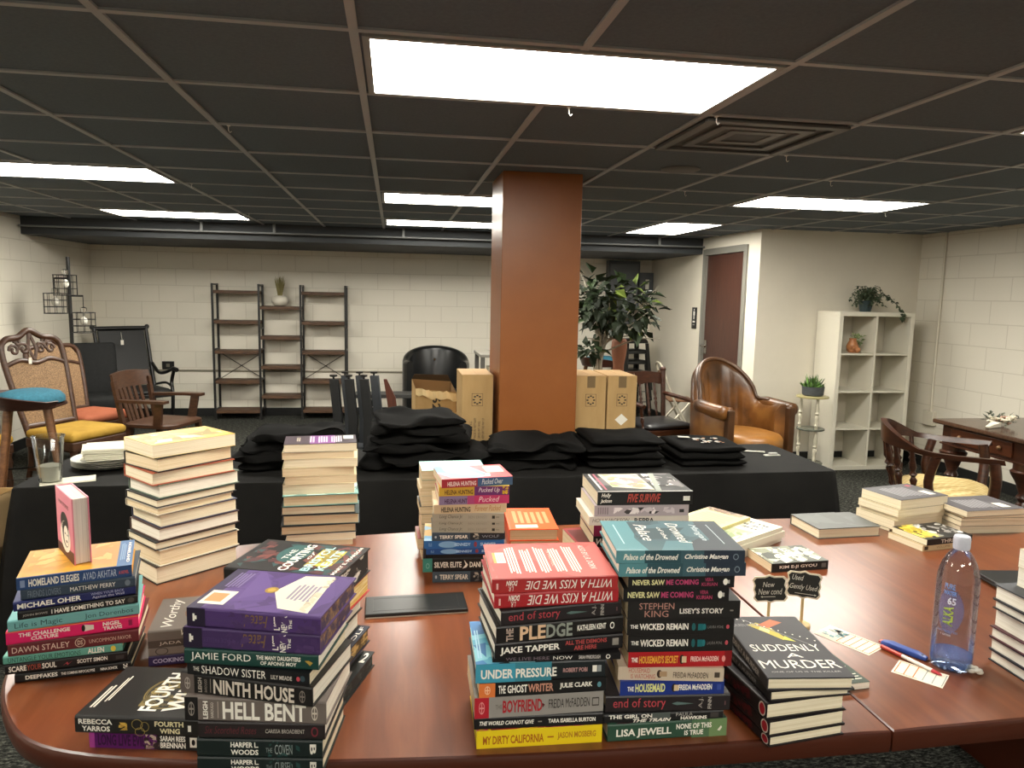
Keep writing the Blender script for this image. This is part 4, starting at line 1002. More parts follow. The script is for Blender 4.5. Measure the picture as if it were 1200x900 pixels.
# ============================================================ books
PAGES = []
for i, (a, b_, c_) in enumerate((('#d3c5a4', '#e0d4b8', '#e9dfc8'), ('#cdb892', '#d9c6a4', '#e2d1b3'), ('#d9d1be', '#e6dfcf', '#ede7da'))):
    PAGES.append(noise_mat('page_edges', [(.35, a), (.5, b_), (.65, c_)], scale=(3, 3, 700), nscale=1.4, detail=3, rough=.85, spec=.1, rough2=.7))
def book(label, cx, cy, yaw, z, t, L, D, kind, col, spine=(), cover=(), front='spine', group=None, page=0, name='book', edge=None, spcol=None):
    a = rad(yaw); fx, fy = -math.sin(a), math.cos(a)
    off = D/2 if front in ('spine', 'fore') else L/2
    px, py = cx+fx*off, cy+fy*off
    rz = a + {'spine': 0, 'fore': PI, 'headL': -PI/2, 'headR': PI/2}[front]
    r = thing(name, label, 'book', (px, py, z), rz, group)
    mats = []; 
    def mi(h):
        q = mat(h, .45 if kind == 'h' else .42, 0.0, .35, kind='ink')
        if q not in mats: mats.append(q)
        return mats.index(q)
    m = MB(); c0 = mi(col); cs = mi(spcol) if spcol else c0
    hx, hy = L/2, D/2
    if kind == 'h':
        b_ = .0026; s_ = .005
        m.box(-hx, hx, -hy+s_, hy, 0, b_, c0); m.box(-hx, hx, -hy+s_, hy, t-b_, t, c0)
        prof = [(-hy+s_, 0), (-hy+.0016, .0008), (-hy, .0035), (-hy, t-.0035), (-hy+.0016, t-.0008), (-hy+s_, t), (-hy+s_, t-b_), (-hy+.0028, t-b_), (-hy+.0028, b_), (-hy+s_, b_)]
        k = len(prof)
        m.add([(x, y, zz) for x in (-hx, hx) for y, zz in prof], [(i, (i+1) % k, k+(i+1) % k, k+i) for i in range(k)]+[tuple(range(k-1, -1, -1)), tuple(range(k, 2*k))], cs)
        pg = MB().box(-hx+.0035, hx-.0035, -hy+.003, hy-.0045, b_+.0001, t-b_-.0001)
    else:
        b_ = .0009
        m.box(-hx, hx, -hy+.0012, hy, 0, b_, c0); m.box(-hx, hx, -hy+.0012, hy, t-b_, t, c0); m.box(-hx, hx, -hy, -hy+.0012, 0, t, cs)
        pg = MB().box(-hx+.0006, hx-.0006, -hy+.0013, hy-.0006, b_, t-b_)
    def sp(e): return lambda u, v: (-hx+u*L, -hy-e, v*t)
    def tp(e): return lambda u, v: (-hx+u*L, -hy+v*D, t+e)
    for items, plane in ((spine, sp), (cover, tp)):
        e = .0002
        for it in items:
            pl = plane(e); e += .00006; k = it[0]
            if k == 'T':
                _, s, u0, u1, v0, v1, h = it[:7]; o = it[7] if len(it) > 7 else ''
                rot = 2 if 'f' in o else 1 if 'u' in o else 3 if 'd' in o else 0
                put_text(m, s, u0, u1, v0, v1, pl, mi(h), rot, 'b' in o, 'i' in o)
            elif k == 'R':
                _, u0, u1, v0, v1, h = it; m.add([pl(u0, v0), pl(u1, v0), pl(u1, v1), pl(u0, v1)], [(0, 1, 2, 3)], mi(h))
            elif k == 'P':
                m.add([pl(u, v) for u, v in it[1]], [tuple(range(len(it[1])))], mi(it[2]))
            elif k == 'O':
                _, u, v, ru, rv, h = it; m.add([pl(u+ru*math.cos(q*PI/10), v+rv*math.sin(q*PI/10)) for q in range(20)], [tuple(range(20))], mi(h))
            elif k == 'Q':      # ring
                _, u, v, ru, rv, th, h = it
                pts = [pl(u+ru*f*math.cos(q*PI/16), v+rv*f*math.sin(q*PI/16)) for f in (1-th, 1) for q in range(32)]
                m.add(pts, [(q, (q+1) % 32, 32+(q+1) % 32, 32+q) for q in range(32)], mi(h))
            elif k == 'L':      # n text lines; axis 'v' = lines run along v
                _, u0, u1, v0, v1, n_, h, ax = it; g = random.Random(n_*7+int(u0*100))
                for i in range(n_):
                    f = (i+.5)/n_; s_ = g.uniform(0, .1); w_ = .3/n_
                    if ax == 'v':
                        uu = u0+(u1-u0)*f; hw = (u1-u0)*w_; a0 = v0+(v1-v0)*s_; a1 = v1-(v1-v0)*g.uniform(0, .1)
                        q = [pl(uu-hw, a0), pl(uu+hw, a0), pl(uu+hw, a1), pl(uu-hw, a1)]
                    else:
                        vv = v0+(v1-v0)*f; hw = (v1-v0)*w_; a0 = u0+(u1-u0)*s_; a1 = u1-(u1-u0)*g.uniform(0, .1)
                        q = [pl(a0, vv-hw), pl(a1, vv-hw), pl(a1, vv+hw), pl(a0, vv+hw)]
                    m.add(q, [(0, 1, 2, 3)], mi(h))
            elif k == 'S':      # scatter of small blots (illustration)
                _, u0, u1, v0, v1, n_, r0, cols, sd = it; g = random.Random(sd)
                for i in range(n_):
                    u, v = g.uniform(u0, u1), g.uniform(v0, v1); r_ = r0*g.uniform(.5, 1.3); an = g.uniform(0, 6); kk = g.choice((3, 4, 5))
                    el = g.uniform(1, 2.4)
                    q = []
                    for j in range(kk):
                        x, y = el*r_*math.cos(j*2*PI/kk), r_*math.sin(j*2*PI/kk)
                        q.append(plane(e+i*.000003)(min(u1, max(u0, u+(x*math.cos(an)-y*math.sin(an))/ (L if plane is tp else L))), min(v1, max(v0, v+(x*math.sin(an)+y*math.cos(an))/(D if plane is tp else t)))))
                    m.add(q, [tuple(range(kk))], mi(g.choice(cols)))
                e += n_*.000003
    m.build('cover', mats, r)
    pg.build('page_block', PAGES[page] if edge is None else edge, r)
    return r
def stack(pile, group, items, pages=(0,)):
    n_ = len(items)
    for k, it in enumerate(items):
        d = dict(it); desc = d.pop('desc')
        o = ORD[n_-1-k]
        lab = '%s, %s in the %s' % (desc, 'bottom' if k == 0 and n_ > 1 else o if o == 'top' else o+' from top', pile)
        if n_ == 1: lab = desc
        d.setdefault('page', pages[k % len(pages)])
        book(lab, group=group, **d)
def B(desc, cx, cy, yaw, z, t, L, col, spine=(), cover=(), kind='h', D=None, **kw):
    return dict(desc=desc, cx=cx, cy=cy, yaw=yaw, z=z, t=t-.0003, L=L, D=D or (.18 if kind == 'h' else .155), kind=kind, col=col, spine=spine, cover=cover, **kw)
WH = '#e9e4d8'; BK = '#141313'

# ---- pile A : under the pink upright book
Y0 = 1.641
stack('pile under pink book', 'books in the pile under the pink book', [
 B('black hardcover with small white lettering', -.690, Y0, 8, .75, .021, .225, BK, [('T', 'DEEPFAKES', .09, .36, .3, .75, WH, 'b'), ('T', 'THE COMING INFOCALYPSE', .39, .68, .35, .65, WH, 'b'), ('T', 'NINA SCHICK', .73, .88, .35, .65, WH, 'b'), ('T', 'GC', .93, .97, .25, .8, WH, 'bu')]),
 B('black book with white and red title', -.702, Y0, 9, .771, .023, .235, '#191616', [('T', 'SCARE', .03, .17, .25, .8, WH, 'b'), ('T', 'YOUR', .175, .29, .25, .8, '#b0503f'), ('T', 'SOUL', .295, .41, .25, .8, WH, 'b'), ('P', [(.46, .3), (.5, .65), (.51, .45), (.54, .7), (.5, .3), (.49, .5)], '#b0404a'), ('T', 'SCOTT SIMON', .58, .83, .35, .75, WH, 'b'), ('R', .9, .97, .3, .7, '#3a3636')]),
 B('green hardcover with dark title', -.708, Y0, 9, .794, .019, .228, '#5f9c8c', [('T', 'UNTANGLE YOUR EMOTIONS', .04, .64, .2, .75, '#22433c', ''), ('T', 'ALLEN', .7, .84, .2, .85, WH, 'b'), ('O', .92, .5, .022, .35, '#d8c04a')]),
 B('maroon hardcover with pale lettering', -.685, Y0, 10, .813, .029, .25, '#61262a', [('T', 'DAWN STALEY', .03, .46, .25, .7, '#d8c5b4'), ('Q', .54, .5, .04, .36, .15, '#c9b09c'), ('T', 'DS', .52, .56, .32, .68, '#c9b09c', 'b'), ('T', 'UNCOMMON FAVOR', .61, .94, .35, .65, '#c9a99a')]),
 B('hot pink hardcover with white lettering', -.685, Y0, 13, .842, .030, .25, '#d92163', [('R', 0, 1, .93, 1, '#e8792f'), ('T', 'THE CHALLENGE', .09, .47, .5, .8, WH, 'b'), ('T', 'CULTURE', .18, .38, .18, .45, WH, 'b'), ('P', [(.57, .3), (.65, .38), (.65, .72), (.57, .82)], '#ddd4c4'), ('O', .57, .56, .014, .26, '#2a1a1a'), ('T', 'NIGEL', .72, .86, .52, .82, WH, 'b'), ('T', 'TRAVIS', .72, .87, .18, .46, WH, 'b'), ('R', .92, .95, .3, .75, '#8a1a44')]),
 B('pale teal hardcover with dark serif title', -.681, Y0, 15, .872, .026, .247, '#6fa9a8', [('T', 'Life is Magic', .05, .4, .15, .72, '#274a4c'), ('T', 'Jon Dorenbos', .57, .95, .2, .72, '#274a4c')]),
 B('black book with white title', -.672, Y0, 17, .898, .020, .225, '#181717', [('T', 'JOHN BOWE', .04, .24, .3, .6, '#8c8880', 'b'), ('T', 'I HAVE SOMETHING TO SAY', .27, .89, .25, .75, WH, 'b'), ('O', .94, .5, .03, .3, '#4c4844')]),
 B('navy hardcover with large white name', -.677, Y0, 18, .918, .021, .228, '#1b2358', [('T', 'MICHAEL OHER', .03, .54, .25, .8, WH, 'b'), ('T', 'WHEN YOUR BACK', .62, .9, .58, .85, '#a9adc8'), ('T', 'Against the Wall', .63, .9, .15, .5, '#c9cbdc')]),
 B('slate grey hardcover with spaced white name', -.670, Y0, 14, .939, .024, .215, '#33404f', [('T', 'FRIENDS LOVERS', .06, .34, .2, .8, '#6f7a86'), ('T', 'MATTHEW PERRY', .42, .82, .3, .7, WH), ('O', .93, .5, .025, .3, '#68717c')]),
 B('blue hardcover with yellow cover', -.676, Y0, 16, .963, .026, .215, '#c08a2e', [('R', 0, 1, 0, 1, '#2b4672'), ('T', 'HOMELAND ELEGIES', .1, .53, .18, .82, WH, 'b'), ('T', 'AYAD AKHTAR', .56, .86, .18, .8, '#b9c3d2'), ('T', 'A NOVEL', .88, .97, .3, .6, '#c0504a', 'b'), ('R', .03, .07, .2, .8, '#7d8cab')],
   [('R', .86, 1, 0, 1, '#33608f'), ('T', 'HOMELAND', .945, .975, .12, .9, WH, 'bd'), ('L', .88, .93, .2, .9, 3, '#6d93ba', 'v'), ('L', .08, .82, .15, .9, 5, '#c08a34', 'v'), ('S', .05, .8, .05, .95, 40, .012, ('#d79a3c', '#c98c2a', '#e0ab52'), 3)], D=.18, spcol='#2b4672'),
])
# pink book standing on the pile
t = thing('book', 'small pink book with face drawing standing upright on the left pile', 'book', (-.775, 1.80, .9892), rad(-56))
cvm = [mat('#d27a8c', .4), mat('#191314', .5), mat('#e8dccb', .5), mat('#4a2320', .5)]
m = MB(); Lw, Hh2, Tt = .150, .150, .034
m.box(0, Lw, 0, .0025, 0, Hh2, 0); m.box(0, Lw, Tt-.0025, Tt, 0, Hh2, 0); m.box(0, .003, .0025, Tt-.0025, 0, Hh2, 0)
def fc(e): return lambda u, v: (u*Lw, -e, v*Hh2)
def el(u, v, ru, rv, mi_, e): m.add([fc(e)(u+ru*math.cos(q*PI/10), v+rv*math.sin(q*PI/10)) for q in range(20)], [tuple(range(20))], mi_)
m.add([fc(.0002)(u, v) for u, v in ((0, 0), (1, 0), (1, .18), (0, .14))], [(0, 1, 2, 3)], 3)
el(.5, .52, .24, .17, 1, .0003); el(.52, .32, .3, .24, 2, .0003); el(.55, .36, .2, .2, 1, .00036); el(.58, .34, .15, .16, 2, .0004); el(.6, .26, .05, .02, 1, .0005); el(.52, .37, .035, .014, 1, .0005); el(.66, .37, .035, .014, 1, .0005)
put_text(m, 'PINK STORIES', .2, .8, .78, .84, fc(.0003), 3)
m.build('cover', cvm, t); MB().box(.003, Lw-.003, .0026, Tt-.0026, .002, Hh2-.002).build('page_block', noise_mat('pale_page_edges', [(.35, '#b9a9a0'), (.6, '#d8cdc2')], scale=(3, 700, 3), nscale=1.4, rough=.85), t)

# ---- pile D : purple book pile
Y0 = 1.253
DG = '#16201f'
def emblem(u, h): return [('Q', u, .5, .022, .3, .2, h), ('R', u-.003, u+.003, .25, .75, h), ('R', u-.016, u+.016, .46, .54, h)]
jade = [('R', 0, .14, 0, 1, '#241b30'), ('T', 'JADE PRESLEY', .15, .35, .35, .62, '#4d3a66', 'f'), ('T', 'Fated', .43, .61, .2, .85, '#7d6238', 'fi'), ('T', 'LIST', .655, .70, .15, .85, WH, 'bu'), ('T', 'NEVER', .71, .755, .06, .94, WH, 'bu'), ('T', 'THE', .765, .79, .25, .75, WH, 'bu'), ('R', .045, .06, .3, .7, WH), ('R', .06, .075, .4, .6, WH), ('S', .3, 1, .05, .95, 24, .006, ('#4d3763', '#46305c'), 5)]
GOLDEDGE = noise_mat('gilt_page_edges', [(.45, '#2c1d42'), (.55, '#8a6a44'), (.62, '#b08c55')], scale=(9, 9, 9), nscale=4, rough=.5)
woods = lambda s: [('T', 'HARPER L.', .27, .49, .55, .85, WH, 'b'), ('T', 'WOODS', .27, .49, .14, .44, WH, 'b'), ('T', 'THE', .55, .6, .3, .55, '#7d8683'), ('T', s, .62, .76, .2, .75, '#8d9693'), ('S', .55, .82, .05, .95, 10, .004, ('#2c4a48', '#24403e'), 8), ('T', 'B', .9, .95, .22, .8, '#d9d4c8', 'bd')]
stack('purple topped front pile', 'books in the purple topped front pile', [
 B('black green hardcover with stacked white name', -.233, Y0, -9, .75, .030, .221, DG, woods('CURSED')),
 B('black green hardcover with stacked white name', -.233, Y0, -9, .780, .034, .221, DG, woods('COVEN')),
 B('brown black hardcover with dim red script', -.229, Y0, -9, .814, .032, .222, '#262020', [('T', 'Six Scorched Roses', .05, .46, .3, .75, '#5d2a30', 'i'), ('T', 'CARISSA BROADBENT', .53, .84, .38, .62, '#b9b2a8'), ('Q', .92, .5, .028, .3, .35, '#6e2a33')], page=2),
 B('taupe hardcover with big white title', -.239, Y0, -11, .846, .044, .25, '#6a605a', [('R', 0, .095, 0, 1, '#191717')]+emblem(.048, '#8a827a')+[('T', 'LEIGH', .13, .165, .1, .85, WH, 'bu'), ('T', 'BARDUGO', .185, .205, .15, .8, '#cfc6b8', 'u'), ('R', .235, .24, .15, .85, '#b0a698'), ('T', 'HELL BENT', .27, .86, .12, .86, WH, 'b')]+emblem(.92, '#c9bfb0'), page=2),
 B('black hardcover with grey spine end', -.254, Y0, -19, .890, .037, .248, '#1a1817', [('R', 0, .105, 0, 1, '#5e544f')]+emblem(.053, '#a59b92')+[('T', 'LEIGH', .135, .165, .12, .85, '#a59b90', 'bu'), ('T', 'BARDUGO', .185, .205, .15, .8, '#8f857b', 'u'), ('R', .23, .235, .15, .85, '#8f857b'), ('T', 'NINTH HOUSE', .255, .865, .12, .86, '#cfc4b6', 'b')]+emblem(.925, '#7a716a'), page=2),
 B('thin black book with jagged white title', -.250, Y0, -17, .927, .022, .225, '#151618', [('T', 'THE', .05, .1, .35, .7, WH), ('T', 'SHADOW SISTER', .12, .65, .18, .85, WH, ''), ('T', 'LILY MEADE', .69, .86, .25, .6, '#bdb6ac', 'b'), ('O', .91, .45, .015, .2, '#b0434f'), ('O', .945, .5, .02, .25, '#33444a')], kind='p', D=.17),
 B('dark green hardcover with white lettering', -.244, Y0, -13, .949, .029, .238, '#193d37', [('T', 'JAMIE FORD', .05, .5, .22, .8, WH), ('T', 'THE MANY DAUGHTERS', .54, .87, .52, .8, WH, 'b'), ('T', 'OF AFONG MOY', .57, .84, .2, .44, WH, 'b'), ('P', [(.9, .6), (.94, .3), (.96, .5), (.93, .62)], '#b08d3c')], page=2),
 B('purple hardcover', -.243, Y0, -14.5, .978, .037, .245, '#402c58', jade, edge=GOLDEDGE),
 B('purple hardcover with envelope picture on cover', -.239, Y0, -16.5, 1.015, .034, .243, '#4b3368', jade, [('S', .02, .98, .02, .98, 60, .03, ('#523972', '#593f79', '#472f62'), 9), ('R', 0, .1, 0, 1, '#2a1e3e'), ('P', [(.28, .25), (.48, .5), (.27, .95), (.22, .95)], '#5f4680'), ('P', [(.49, .5), (.64, .12), (.885, .06), (.84, .96), (.60, .93)], '#d9ceb8'), ('P', [(.885, .06), (.97, .45), (.84, .96)], '#573e76'), ('L', .62, .82, .3, .72, 6, '#8d8192', 'v'), ('S', .8, .86, .08, .95, 26, .006, ('#b5a88f', '#c4b89e'), 2), ('O', .46, .52, .05, .075, '#9a7a34'), ('O', .46, .52, .03, .045, '#b8963f'), ('R', .035, .235, .1, .42, '#dcd3c4'), ('R', .06, .19, .16, .36, '#c98a55'), ('L', .07, .2, .5, .9, 5, '#7a6b92', 'v')], edge=GOLDEDGE),
])
# ---- pile behind it
SPRAY = noise_mat('black_stencilled_edges', [(.56, '#151414'), (.6, '#d8d2c6')], scale=(2.2, 2.2, 6), nscale=7, rough=.6)
SPRAY2 = noise_mat('dark_pattern_edges', [(.5, '#161b18'), (.62, '#3f4a44')], scale=(4, 4, 8), nscale=8, rough=.6)
YELP = noise_mat('yellow_page_edges', [(.4, '#d3ae52'), (.6, '#ecd9a4')], scale=(5, 5, 90), nscale=2, rough=.8)
R19 = -19.5; fx, fy = -.229, 1.482
cou = [('S', .05, .98, .05, .95, 90, .012, ('#4d2a2a', '#5d3430', '#2c4a4a', '#6d3b34'), 3), ('O', .42, .6, .14, .3, '#2f5553'), ('S', .62, .85, .25, .8, 26, .02, ('#a99534', '#c9b744', '#8d7a2a'), 6), ('T', 'THE', .36, .41, .4, .72, WH, 'u'), ('T', 'COURTING', .44, .53, .06, .92, WH, 'bu'), ('T', 'of', .56, .6, .45, .7, WH, 'iu'), ('T', 'BRISTOL', .63, .71, .1, .9, '#a9d0d0', 'bu'), ('T', 'KEATS', .75, .83, .15, .8, '#a9d0d0', 'bu'), ('T', 'MARY E. PEARSON', .92, .955, .06, .95, WH, 'bu')]
stack('pile behind purple books', 'books in the pile behind the purple pile', [
 B('dark hardcover with patterned edges', fx+.01, fy, R19, .75, .034, .245, '#161a19', edge=SPRAY2, cover=[('T', '2', .93, .98, .7, .95, WH, 'b')]),
 B('dark hardcover with white pages', fx-.01, fy, R19, .784, .026, .235, '#1a1a1c', page=2),
 B('dark navy hardcover with white cover title', fx-.0, fy, R19, .810, .036, .245, '#191b2c', edge=noise_mat('gold_pattern_edges', [(.45, '#5a4522'), (.6, '#c9a866')], scale=(5, 5, 12), nscale=8, rough=.6), cover=[('T', 'A WOLF', .93, .97, .1, .95, WH, 'u')]),
 B('black hardcover with white pages', fx-.016, fy, R19, .846, .042, .23, '#1b1a1a', page=2),
 B('black hardcover with white pages', fx-.012, fy, R19, .888, .042, .235, '#201d1c', page=2),
 B('red hardcover with yellow page edges', fx, fy, R19, .930, .046, .245, '#b23a3c', edge=YELP),
 B('black illustrated hardcover with stencilled edges', fx, fy, R19, .976, .054, .248, '#1c1817', cover=cou, edge=SPRAY),
])
# ---- pair left of the purple pile
fw = [('L', .04, .09, .15, .6, 2, '#cfc8b8', 'v'), ('L', .11, .15, .25, .8, 2, '#cfc8b8', 'v')]
for k, r_ in enumerate((.33, .31, .26, .24, .18)): fw.append(('Q', .62, .5, r_*.72, r_*1.02, .035, ('#8d7a44', '#6d5f38')[k % 2]))
fw += [('S', .42, .82, .2, .8, 70, .006, ('#7d6c3c', '#94814a', '#5a4f30'), 4), ('T', 'FOURTH', .45, .60, .12, .88, WH, 'bu'), ('T', 'WING', .64, .83, .12, .88, WH, 'bu')]
stack('pair beside purple pile', 'books in the low pair at front left', [
 B('purple and black book with torn edge portrait', -.456, 1.352, -10.5, .75, .033, .205, '#55165a', [('R', 0, .05, 0, 1, '#9a3d86'), ('R', .62, 1, 0, 1, BK), ('T', 'LONG LIVE EVIL', .08, .51, .15, .85, '#2a0d2f', 'b'), ('S', .5, .64, .02, .98, 22, .004, ('#8a7468', '#2a1d20', '#b5a090'), 5), ('T', 'SARAH REES', .65, .88, .52, .85, WH, 'b'), ('T', 'BRENNAN', .65, .88, .12, .46, WH, 'b'), ('R', .92, .985, .2, .8, WH), ('O', .952, .5, .016, .18, BK)], kind='p', D=.16),
 B('charcoal hardcover with gold rings and white title', -.464, 1.345, -10.5, .783, .034, .232, '#211f1d', [('T', 'REBECCA', .03, .3, .55, .85, WH, 'b'), ('T', 'YARROS', .055, .28, .15, .45, WH, 'b'), ('S', .35, .42, .25, .7, 8, .004, ('#c9a44a', '#a98538'), 3), ('Q', .50, .62, .045, .3, .12, '#8d7a44'), ('Q', .56, .5, .035, .28, .12, '#8d7a44'), ('Q', .52, .2, .04, .25, .12, '#8d7a44'), ('T', 'FOURTH', .64, .87, .54, .84, '#ddd2a8', 'b'), ('T', 'WING', .68, .84, .14, .44, '#ddd2a8', 'b'), ('R', .905, .93, .3, .65, WH)], fw),
])
stack('short grey pile', 'books in the short grey pile', [
 B('purple spined book', -.432, 1.675, 6, .75, .026, .225, '#332650', [('T', 'COOKING FROM', .04, .5, .3, .7, '#b9b0cc', 'b')]),
 B('grey book with oval emblem', -.43, 1.672, 6, .776, .022, .225, '#7c726a', [('Q', .12, .5, .06, .4, .15, '#3a3430')]),
 B('grey hardcover with white script and portrait circle', -.427, 1.668, 6, .798, .040, .230, '#6f665f', [('R', 0, 1, 0, .42, '#4d433d'), ('T', 'Worthy', .3, .55, .5, .95, WH, 'i'), ('T', 'JADA', .1, .3, .1, .32, '#c9bfb2')], [('T', 'Worthy', .1, .24, .1, .95, WH, 'iu'), ('O', .5, .5, .22, .32, '#6b4a37'), ('O', .5, .5, .16, .24, '#80593f')]),
])
# ---- pile B : tall pile, spines turned away
zs = [.75, .803, .852, .877, .915, .955, .977, 1.002, 1.042, 1.08, 1.121, 1.159]
cols = ['#2a2624', '#c9c2b0', '#26292a', '#4d3a34', '#3a3e52', '#b9b09c', '#2b2c2e', '#5a6a5c', '#a3523a', '#1f2022', '#c9a94e']
desc = ['dark hardcover with thick cream pages', 'cream hardcover', 'thin dark hardcover', 'brown hardcover', 'violet grey hardcover', 'thin pale hardcover', 'thin charcoal hardcover', 'grey green hardcover', 'rust edged hardcover', 'black hardcover', 'yellow covered book']
rng = random.Random(31); L1 = []
for k in range(11):
    j = rng.uniform(-3, 3); sh = rng.uniform(-.006, .006)
    cv = [('S', .05, .95, .1, .9, 24, .02, ('#d9c46a', '#8f7a3a', '#e0d5a0'), 2)] if k == 10 else ()
    L1.append(B(desc[k], -.572+sh, 2.235+sh, 44+j, zs[k], zs[k+1]-zs[k], .252-(.012 if k in (4, 5, 9) else 0), cols[k], cover=cv, D=.18, front='fore', kind='p' if k == 10 else 'h'))
stack('tall left pile', 'books in the tall spine away pile', L1, pages=(0, 1, 0, 2))
# ---- pile C : purple topped, at the far edge
zz = [(.75, .768, .22, '#d5d0c2', 'p'), (.768, .791, .225, '#cfc9ba', 'p'), (.791, .822, .245, '#22201f', 'h'), (.822, .858, .248, '#2c3a3c', 'h'), (.858, .888, .24, '#1f1d1d', 'h'), (.888, .925, .245, '#5f8a84', 'h'), (.925, .959, .232, '#cdbf9f', 'p'), (.959, .987, .232, '#cdbf9f', 'p'), (.987, 1.016, .232, '#c9bd9c', 'p'), (1.016, 1.045, .237, '#cdbf9f', 'p'), (1.045, 1.068, .232, '#d3c6a5', 'p'), (1.068, 1.096, .235, '#37303a', 'p')]
dd = ['white paperback', 'pale paperback', 'black hardcover', 'dark slate hardcover', 'thin black hardcover', 'teal covered hardcover', 'cream paperback', 'cream paperback', 'tan paperback', 'wide cream paperback', 'thin cream paperback', 'grey and purple covered paperback']
L1 = []
for k, (a, b_, L_, c_, kd) in enumerate(zz):
    cv = ()
    if k == 11: cv = [('R', .3, .65, 0, 1, '#7a4a80'), ('R', 0, .3, 0, 1, '#3b3338'), ('R', .65, 1, 0, 1, '#4a3f45'), ('L', .2, .36, .1, .9, 5, '#cdbfcc', 'v'), ('L', .4, .54, .1, .9, 4, '#cdbfcc', 'v'), ('L', .58, .66, .1, .9, 2, '#cdbfcc', 'v'), ('L', .78, .84, .2, .7, 2, '#b9ae9c', 'v'), ('R', .04, .18, .1, .5, '#e6dfcc')]
    if k == 5: cv = [('S', 0, 1, 0, 1, 30, .03, ('#7fa8a0', '#3f5a58', '#a9c4bb'), 4)]
    L1.append(B(dd[k], -.243+(.004 if k % 2 else -.004), 2.452+(.0 if k > 5 else -.012), 2.5+(k % 3)*1.2, a, b_-a, L_, c_, cover=cv, kind=kd, front='fore', D=.14 if kd == 'p' else .16))
stack('pages out far pile', 'books in the purple topped far pile', L1, pages=(1, 0, 1, 1, 0))
# ---- pile G
Y0 = 2.075
spear = [('O', .05, .5, .014, .16, '#b9c0c4'), ('T', 'TERRY SPEAR', .1, .49, .25, .72, WH, 'b'), ('R', .52, 1, 0, 1, '#22262e'), ('S', .56, .64, .1, .9, 8, .004, ('#b9b2a4', '#6d6a66'), 3), ('T', 'WOLF', .68, .92, .3, .65, '#8d95a0')]
lcj = [('T', 'Long Chance Jr.', .1, .42, .2, .8, '#4a463c', 'i'), ('T', 'BEN ERNST', .5, .76, .32, .68, '#8d877a'), ('R', .83, .87, .3, .7, '#2c2a26'), ('R', .88, .93, .4, .6, '#8d877a')]
def hun(c1, c2, t1, s, t2): return [('R', 0, .5, 0, 1, c1), ('R', .5, 1, 0, 1, c2), ('T', 'HELENA HUNTING', .08, .48, .15, .68, t1, 'b'), ('T', s, .56, .86, .22, .85, t2, 'i')]
blu = [('T', 'ELLE', .06, .1, .3, .7, '#8fb0d8'), ('O', .3, .5, .12, .42, '#7fa9cf'), ('T', 'KENNEDY', .38, .58, .3, .7, '#a9c8e4', 'b'), ('O', .64, .5, .02, .35, '#8a3a44'), ('T', 'SUMMER', .7, .9, .3, .7, '#a9c8e4', 'b')]
stack('red and blue topped pile', 'books in the red and blue topped pile', [
 B('grey blue paperback with white name', .220, Y0, -4, .75, .033, .215, '#4a5a66', spear, kind='p', page=1),
 B('black hardcover with teal spine end', .205, Y0, -3, .783, .042, .242, '#171617', [('R', 0, .115, 0, 1, '#3f8a7d'), ('Q', .06, .45, .022, .2, .3, '#7fb5aa'), ('T', 'SILVER ELITE', .14, .47, .3, .72, WH, 'b'), ('P', [(.48, .2), (.52, .5), (.5, .85), (.55, .5), (.53, .3)], WH), ('T', 'DANI FRANCIS', .57, .95, .3, .7, WH, 'b')]),
 B('thin black book', .210, Y0, -3, .825, .011, .235, '#121212', kind='p', page=1),
 B('blue book with pale blots', .210, Y0, -3, .836, .018, .233, '#234f8c', blu, kind='p'),
 B('blue book with pale cover', .205, Y0, -3.5, .854, .024, .236, '#2c62a0', blu, [('S', 0, .3, 0, 1, 30, .03, ('#7fb0d8', '#a9cbe4', '#d8b98a'), 3)], kind='p', D=.165),
 B('grey blue paperback with white name', .218, Y0, -2, .878, .023, .215, '#3c4a58', spear, kind='p', page=1),
 B('pale grey paperback with script title', .216, Y0, -7, .901, .020, .212, '#a39c8c', lcj, kind='p', page=1),
 B('thin pale grey script paperback', .216, Y0, -6.5, .921, .016, .212, '#a39c8c', lcj, kind='p', page=1),
 B('pale grey paperback with script title', .216, Y0, -6, .937, .023, .211, '#a8a192', lcj, kind='p', page=1),
 B('cream paperback with orange script', .222, Y0, -1, .960, .027, .214, '#d3bd9a', [('T', 'HELENA HUNTING', .1, .5, .15, .72, '#3a332c', 'b'), ('T', 'Forever Pucked', .56, .92, .22, .85, '#b5773f', 'i')], kind='p'),
 B('pink spined paperback', .233, Y0, 1, .987, .026, .207, '#c03a6c', hun('#8a7a9c', '#c23a6e', '#4a2a4c', 'Pucked', '#f0d6dc')+[('R', .4, .5, 0, 1, '#b04a7c')], kind='p'),
 B('yellow and purple spined paperback', .233, Y0, 0, 1.013, .027, .207, '#c9a63c', hun('#cda93c', '#6a2f6d', '#5a3a1c', 'Pucked Up', '#ecdce8')+[('S', .9, .99, .05, .95, 12, .005, ('#d8b23c', '#c9a02c'), 4)], kind='p'),
 B('red and blue paperback with reclining figure cover', .242, Y0, 6, 1.040, .026, .212, '#c4484c', hun('#a82f3c', '#3f5f8a', '#f0ddd8', 'Pucked Over', '#e4ecf4'), [('P', [(0, 1), (0, .45), (.15, .1), (.45, .0), (.72, .15), (.5, 1)], '#5f88b8'), ('P', [(.05, .8), (.3, .3), (.6, .2), (.4, .75)], '#8fb0d2'), ('P', [(0, 1), (0, .55), (.12, .5), (.1, 1)], '#476c9e'), ('R', .7, .95, .4, .85, '#e4d9bc'), ('L', .72, .93, .42, .83, 3, '#c9b98a', 'v'), ('P', [(.55, .1), (.66, .32), (.72, .3), (.7, .1)], '#d9cfc0'), ('P', [(.58, .16), (.64, .28), (.67, .2)], '#3a2f2f')], kind='p'),
])
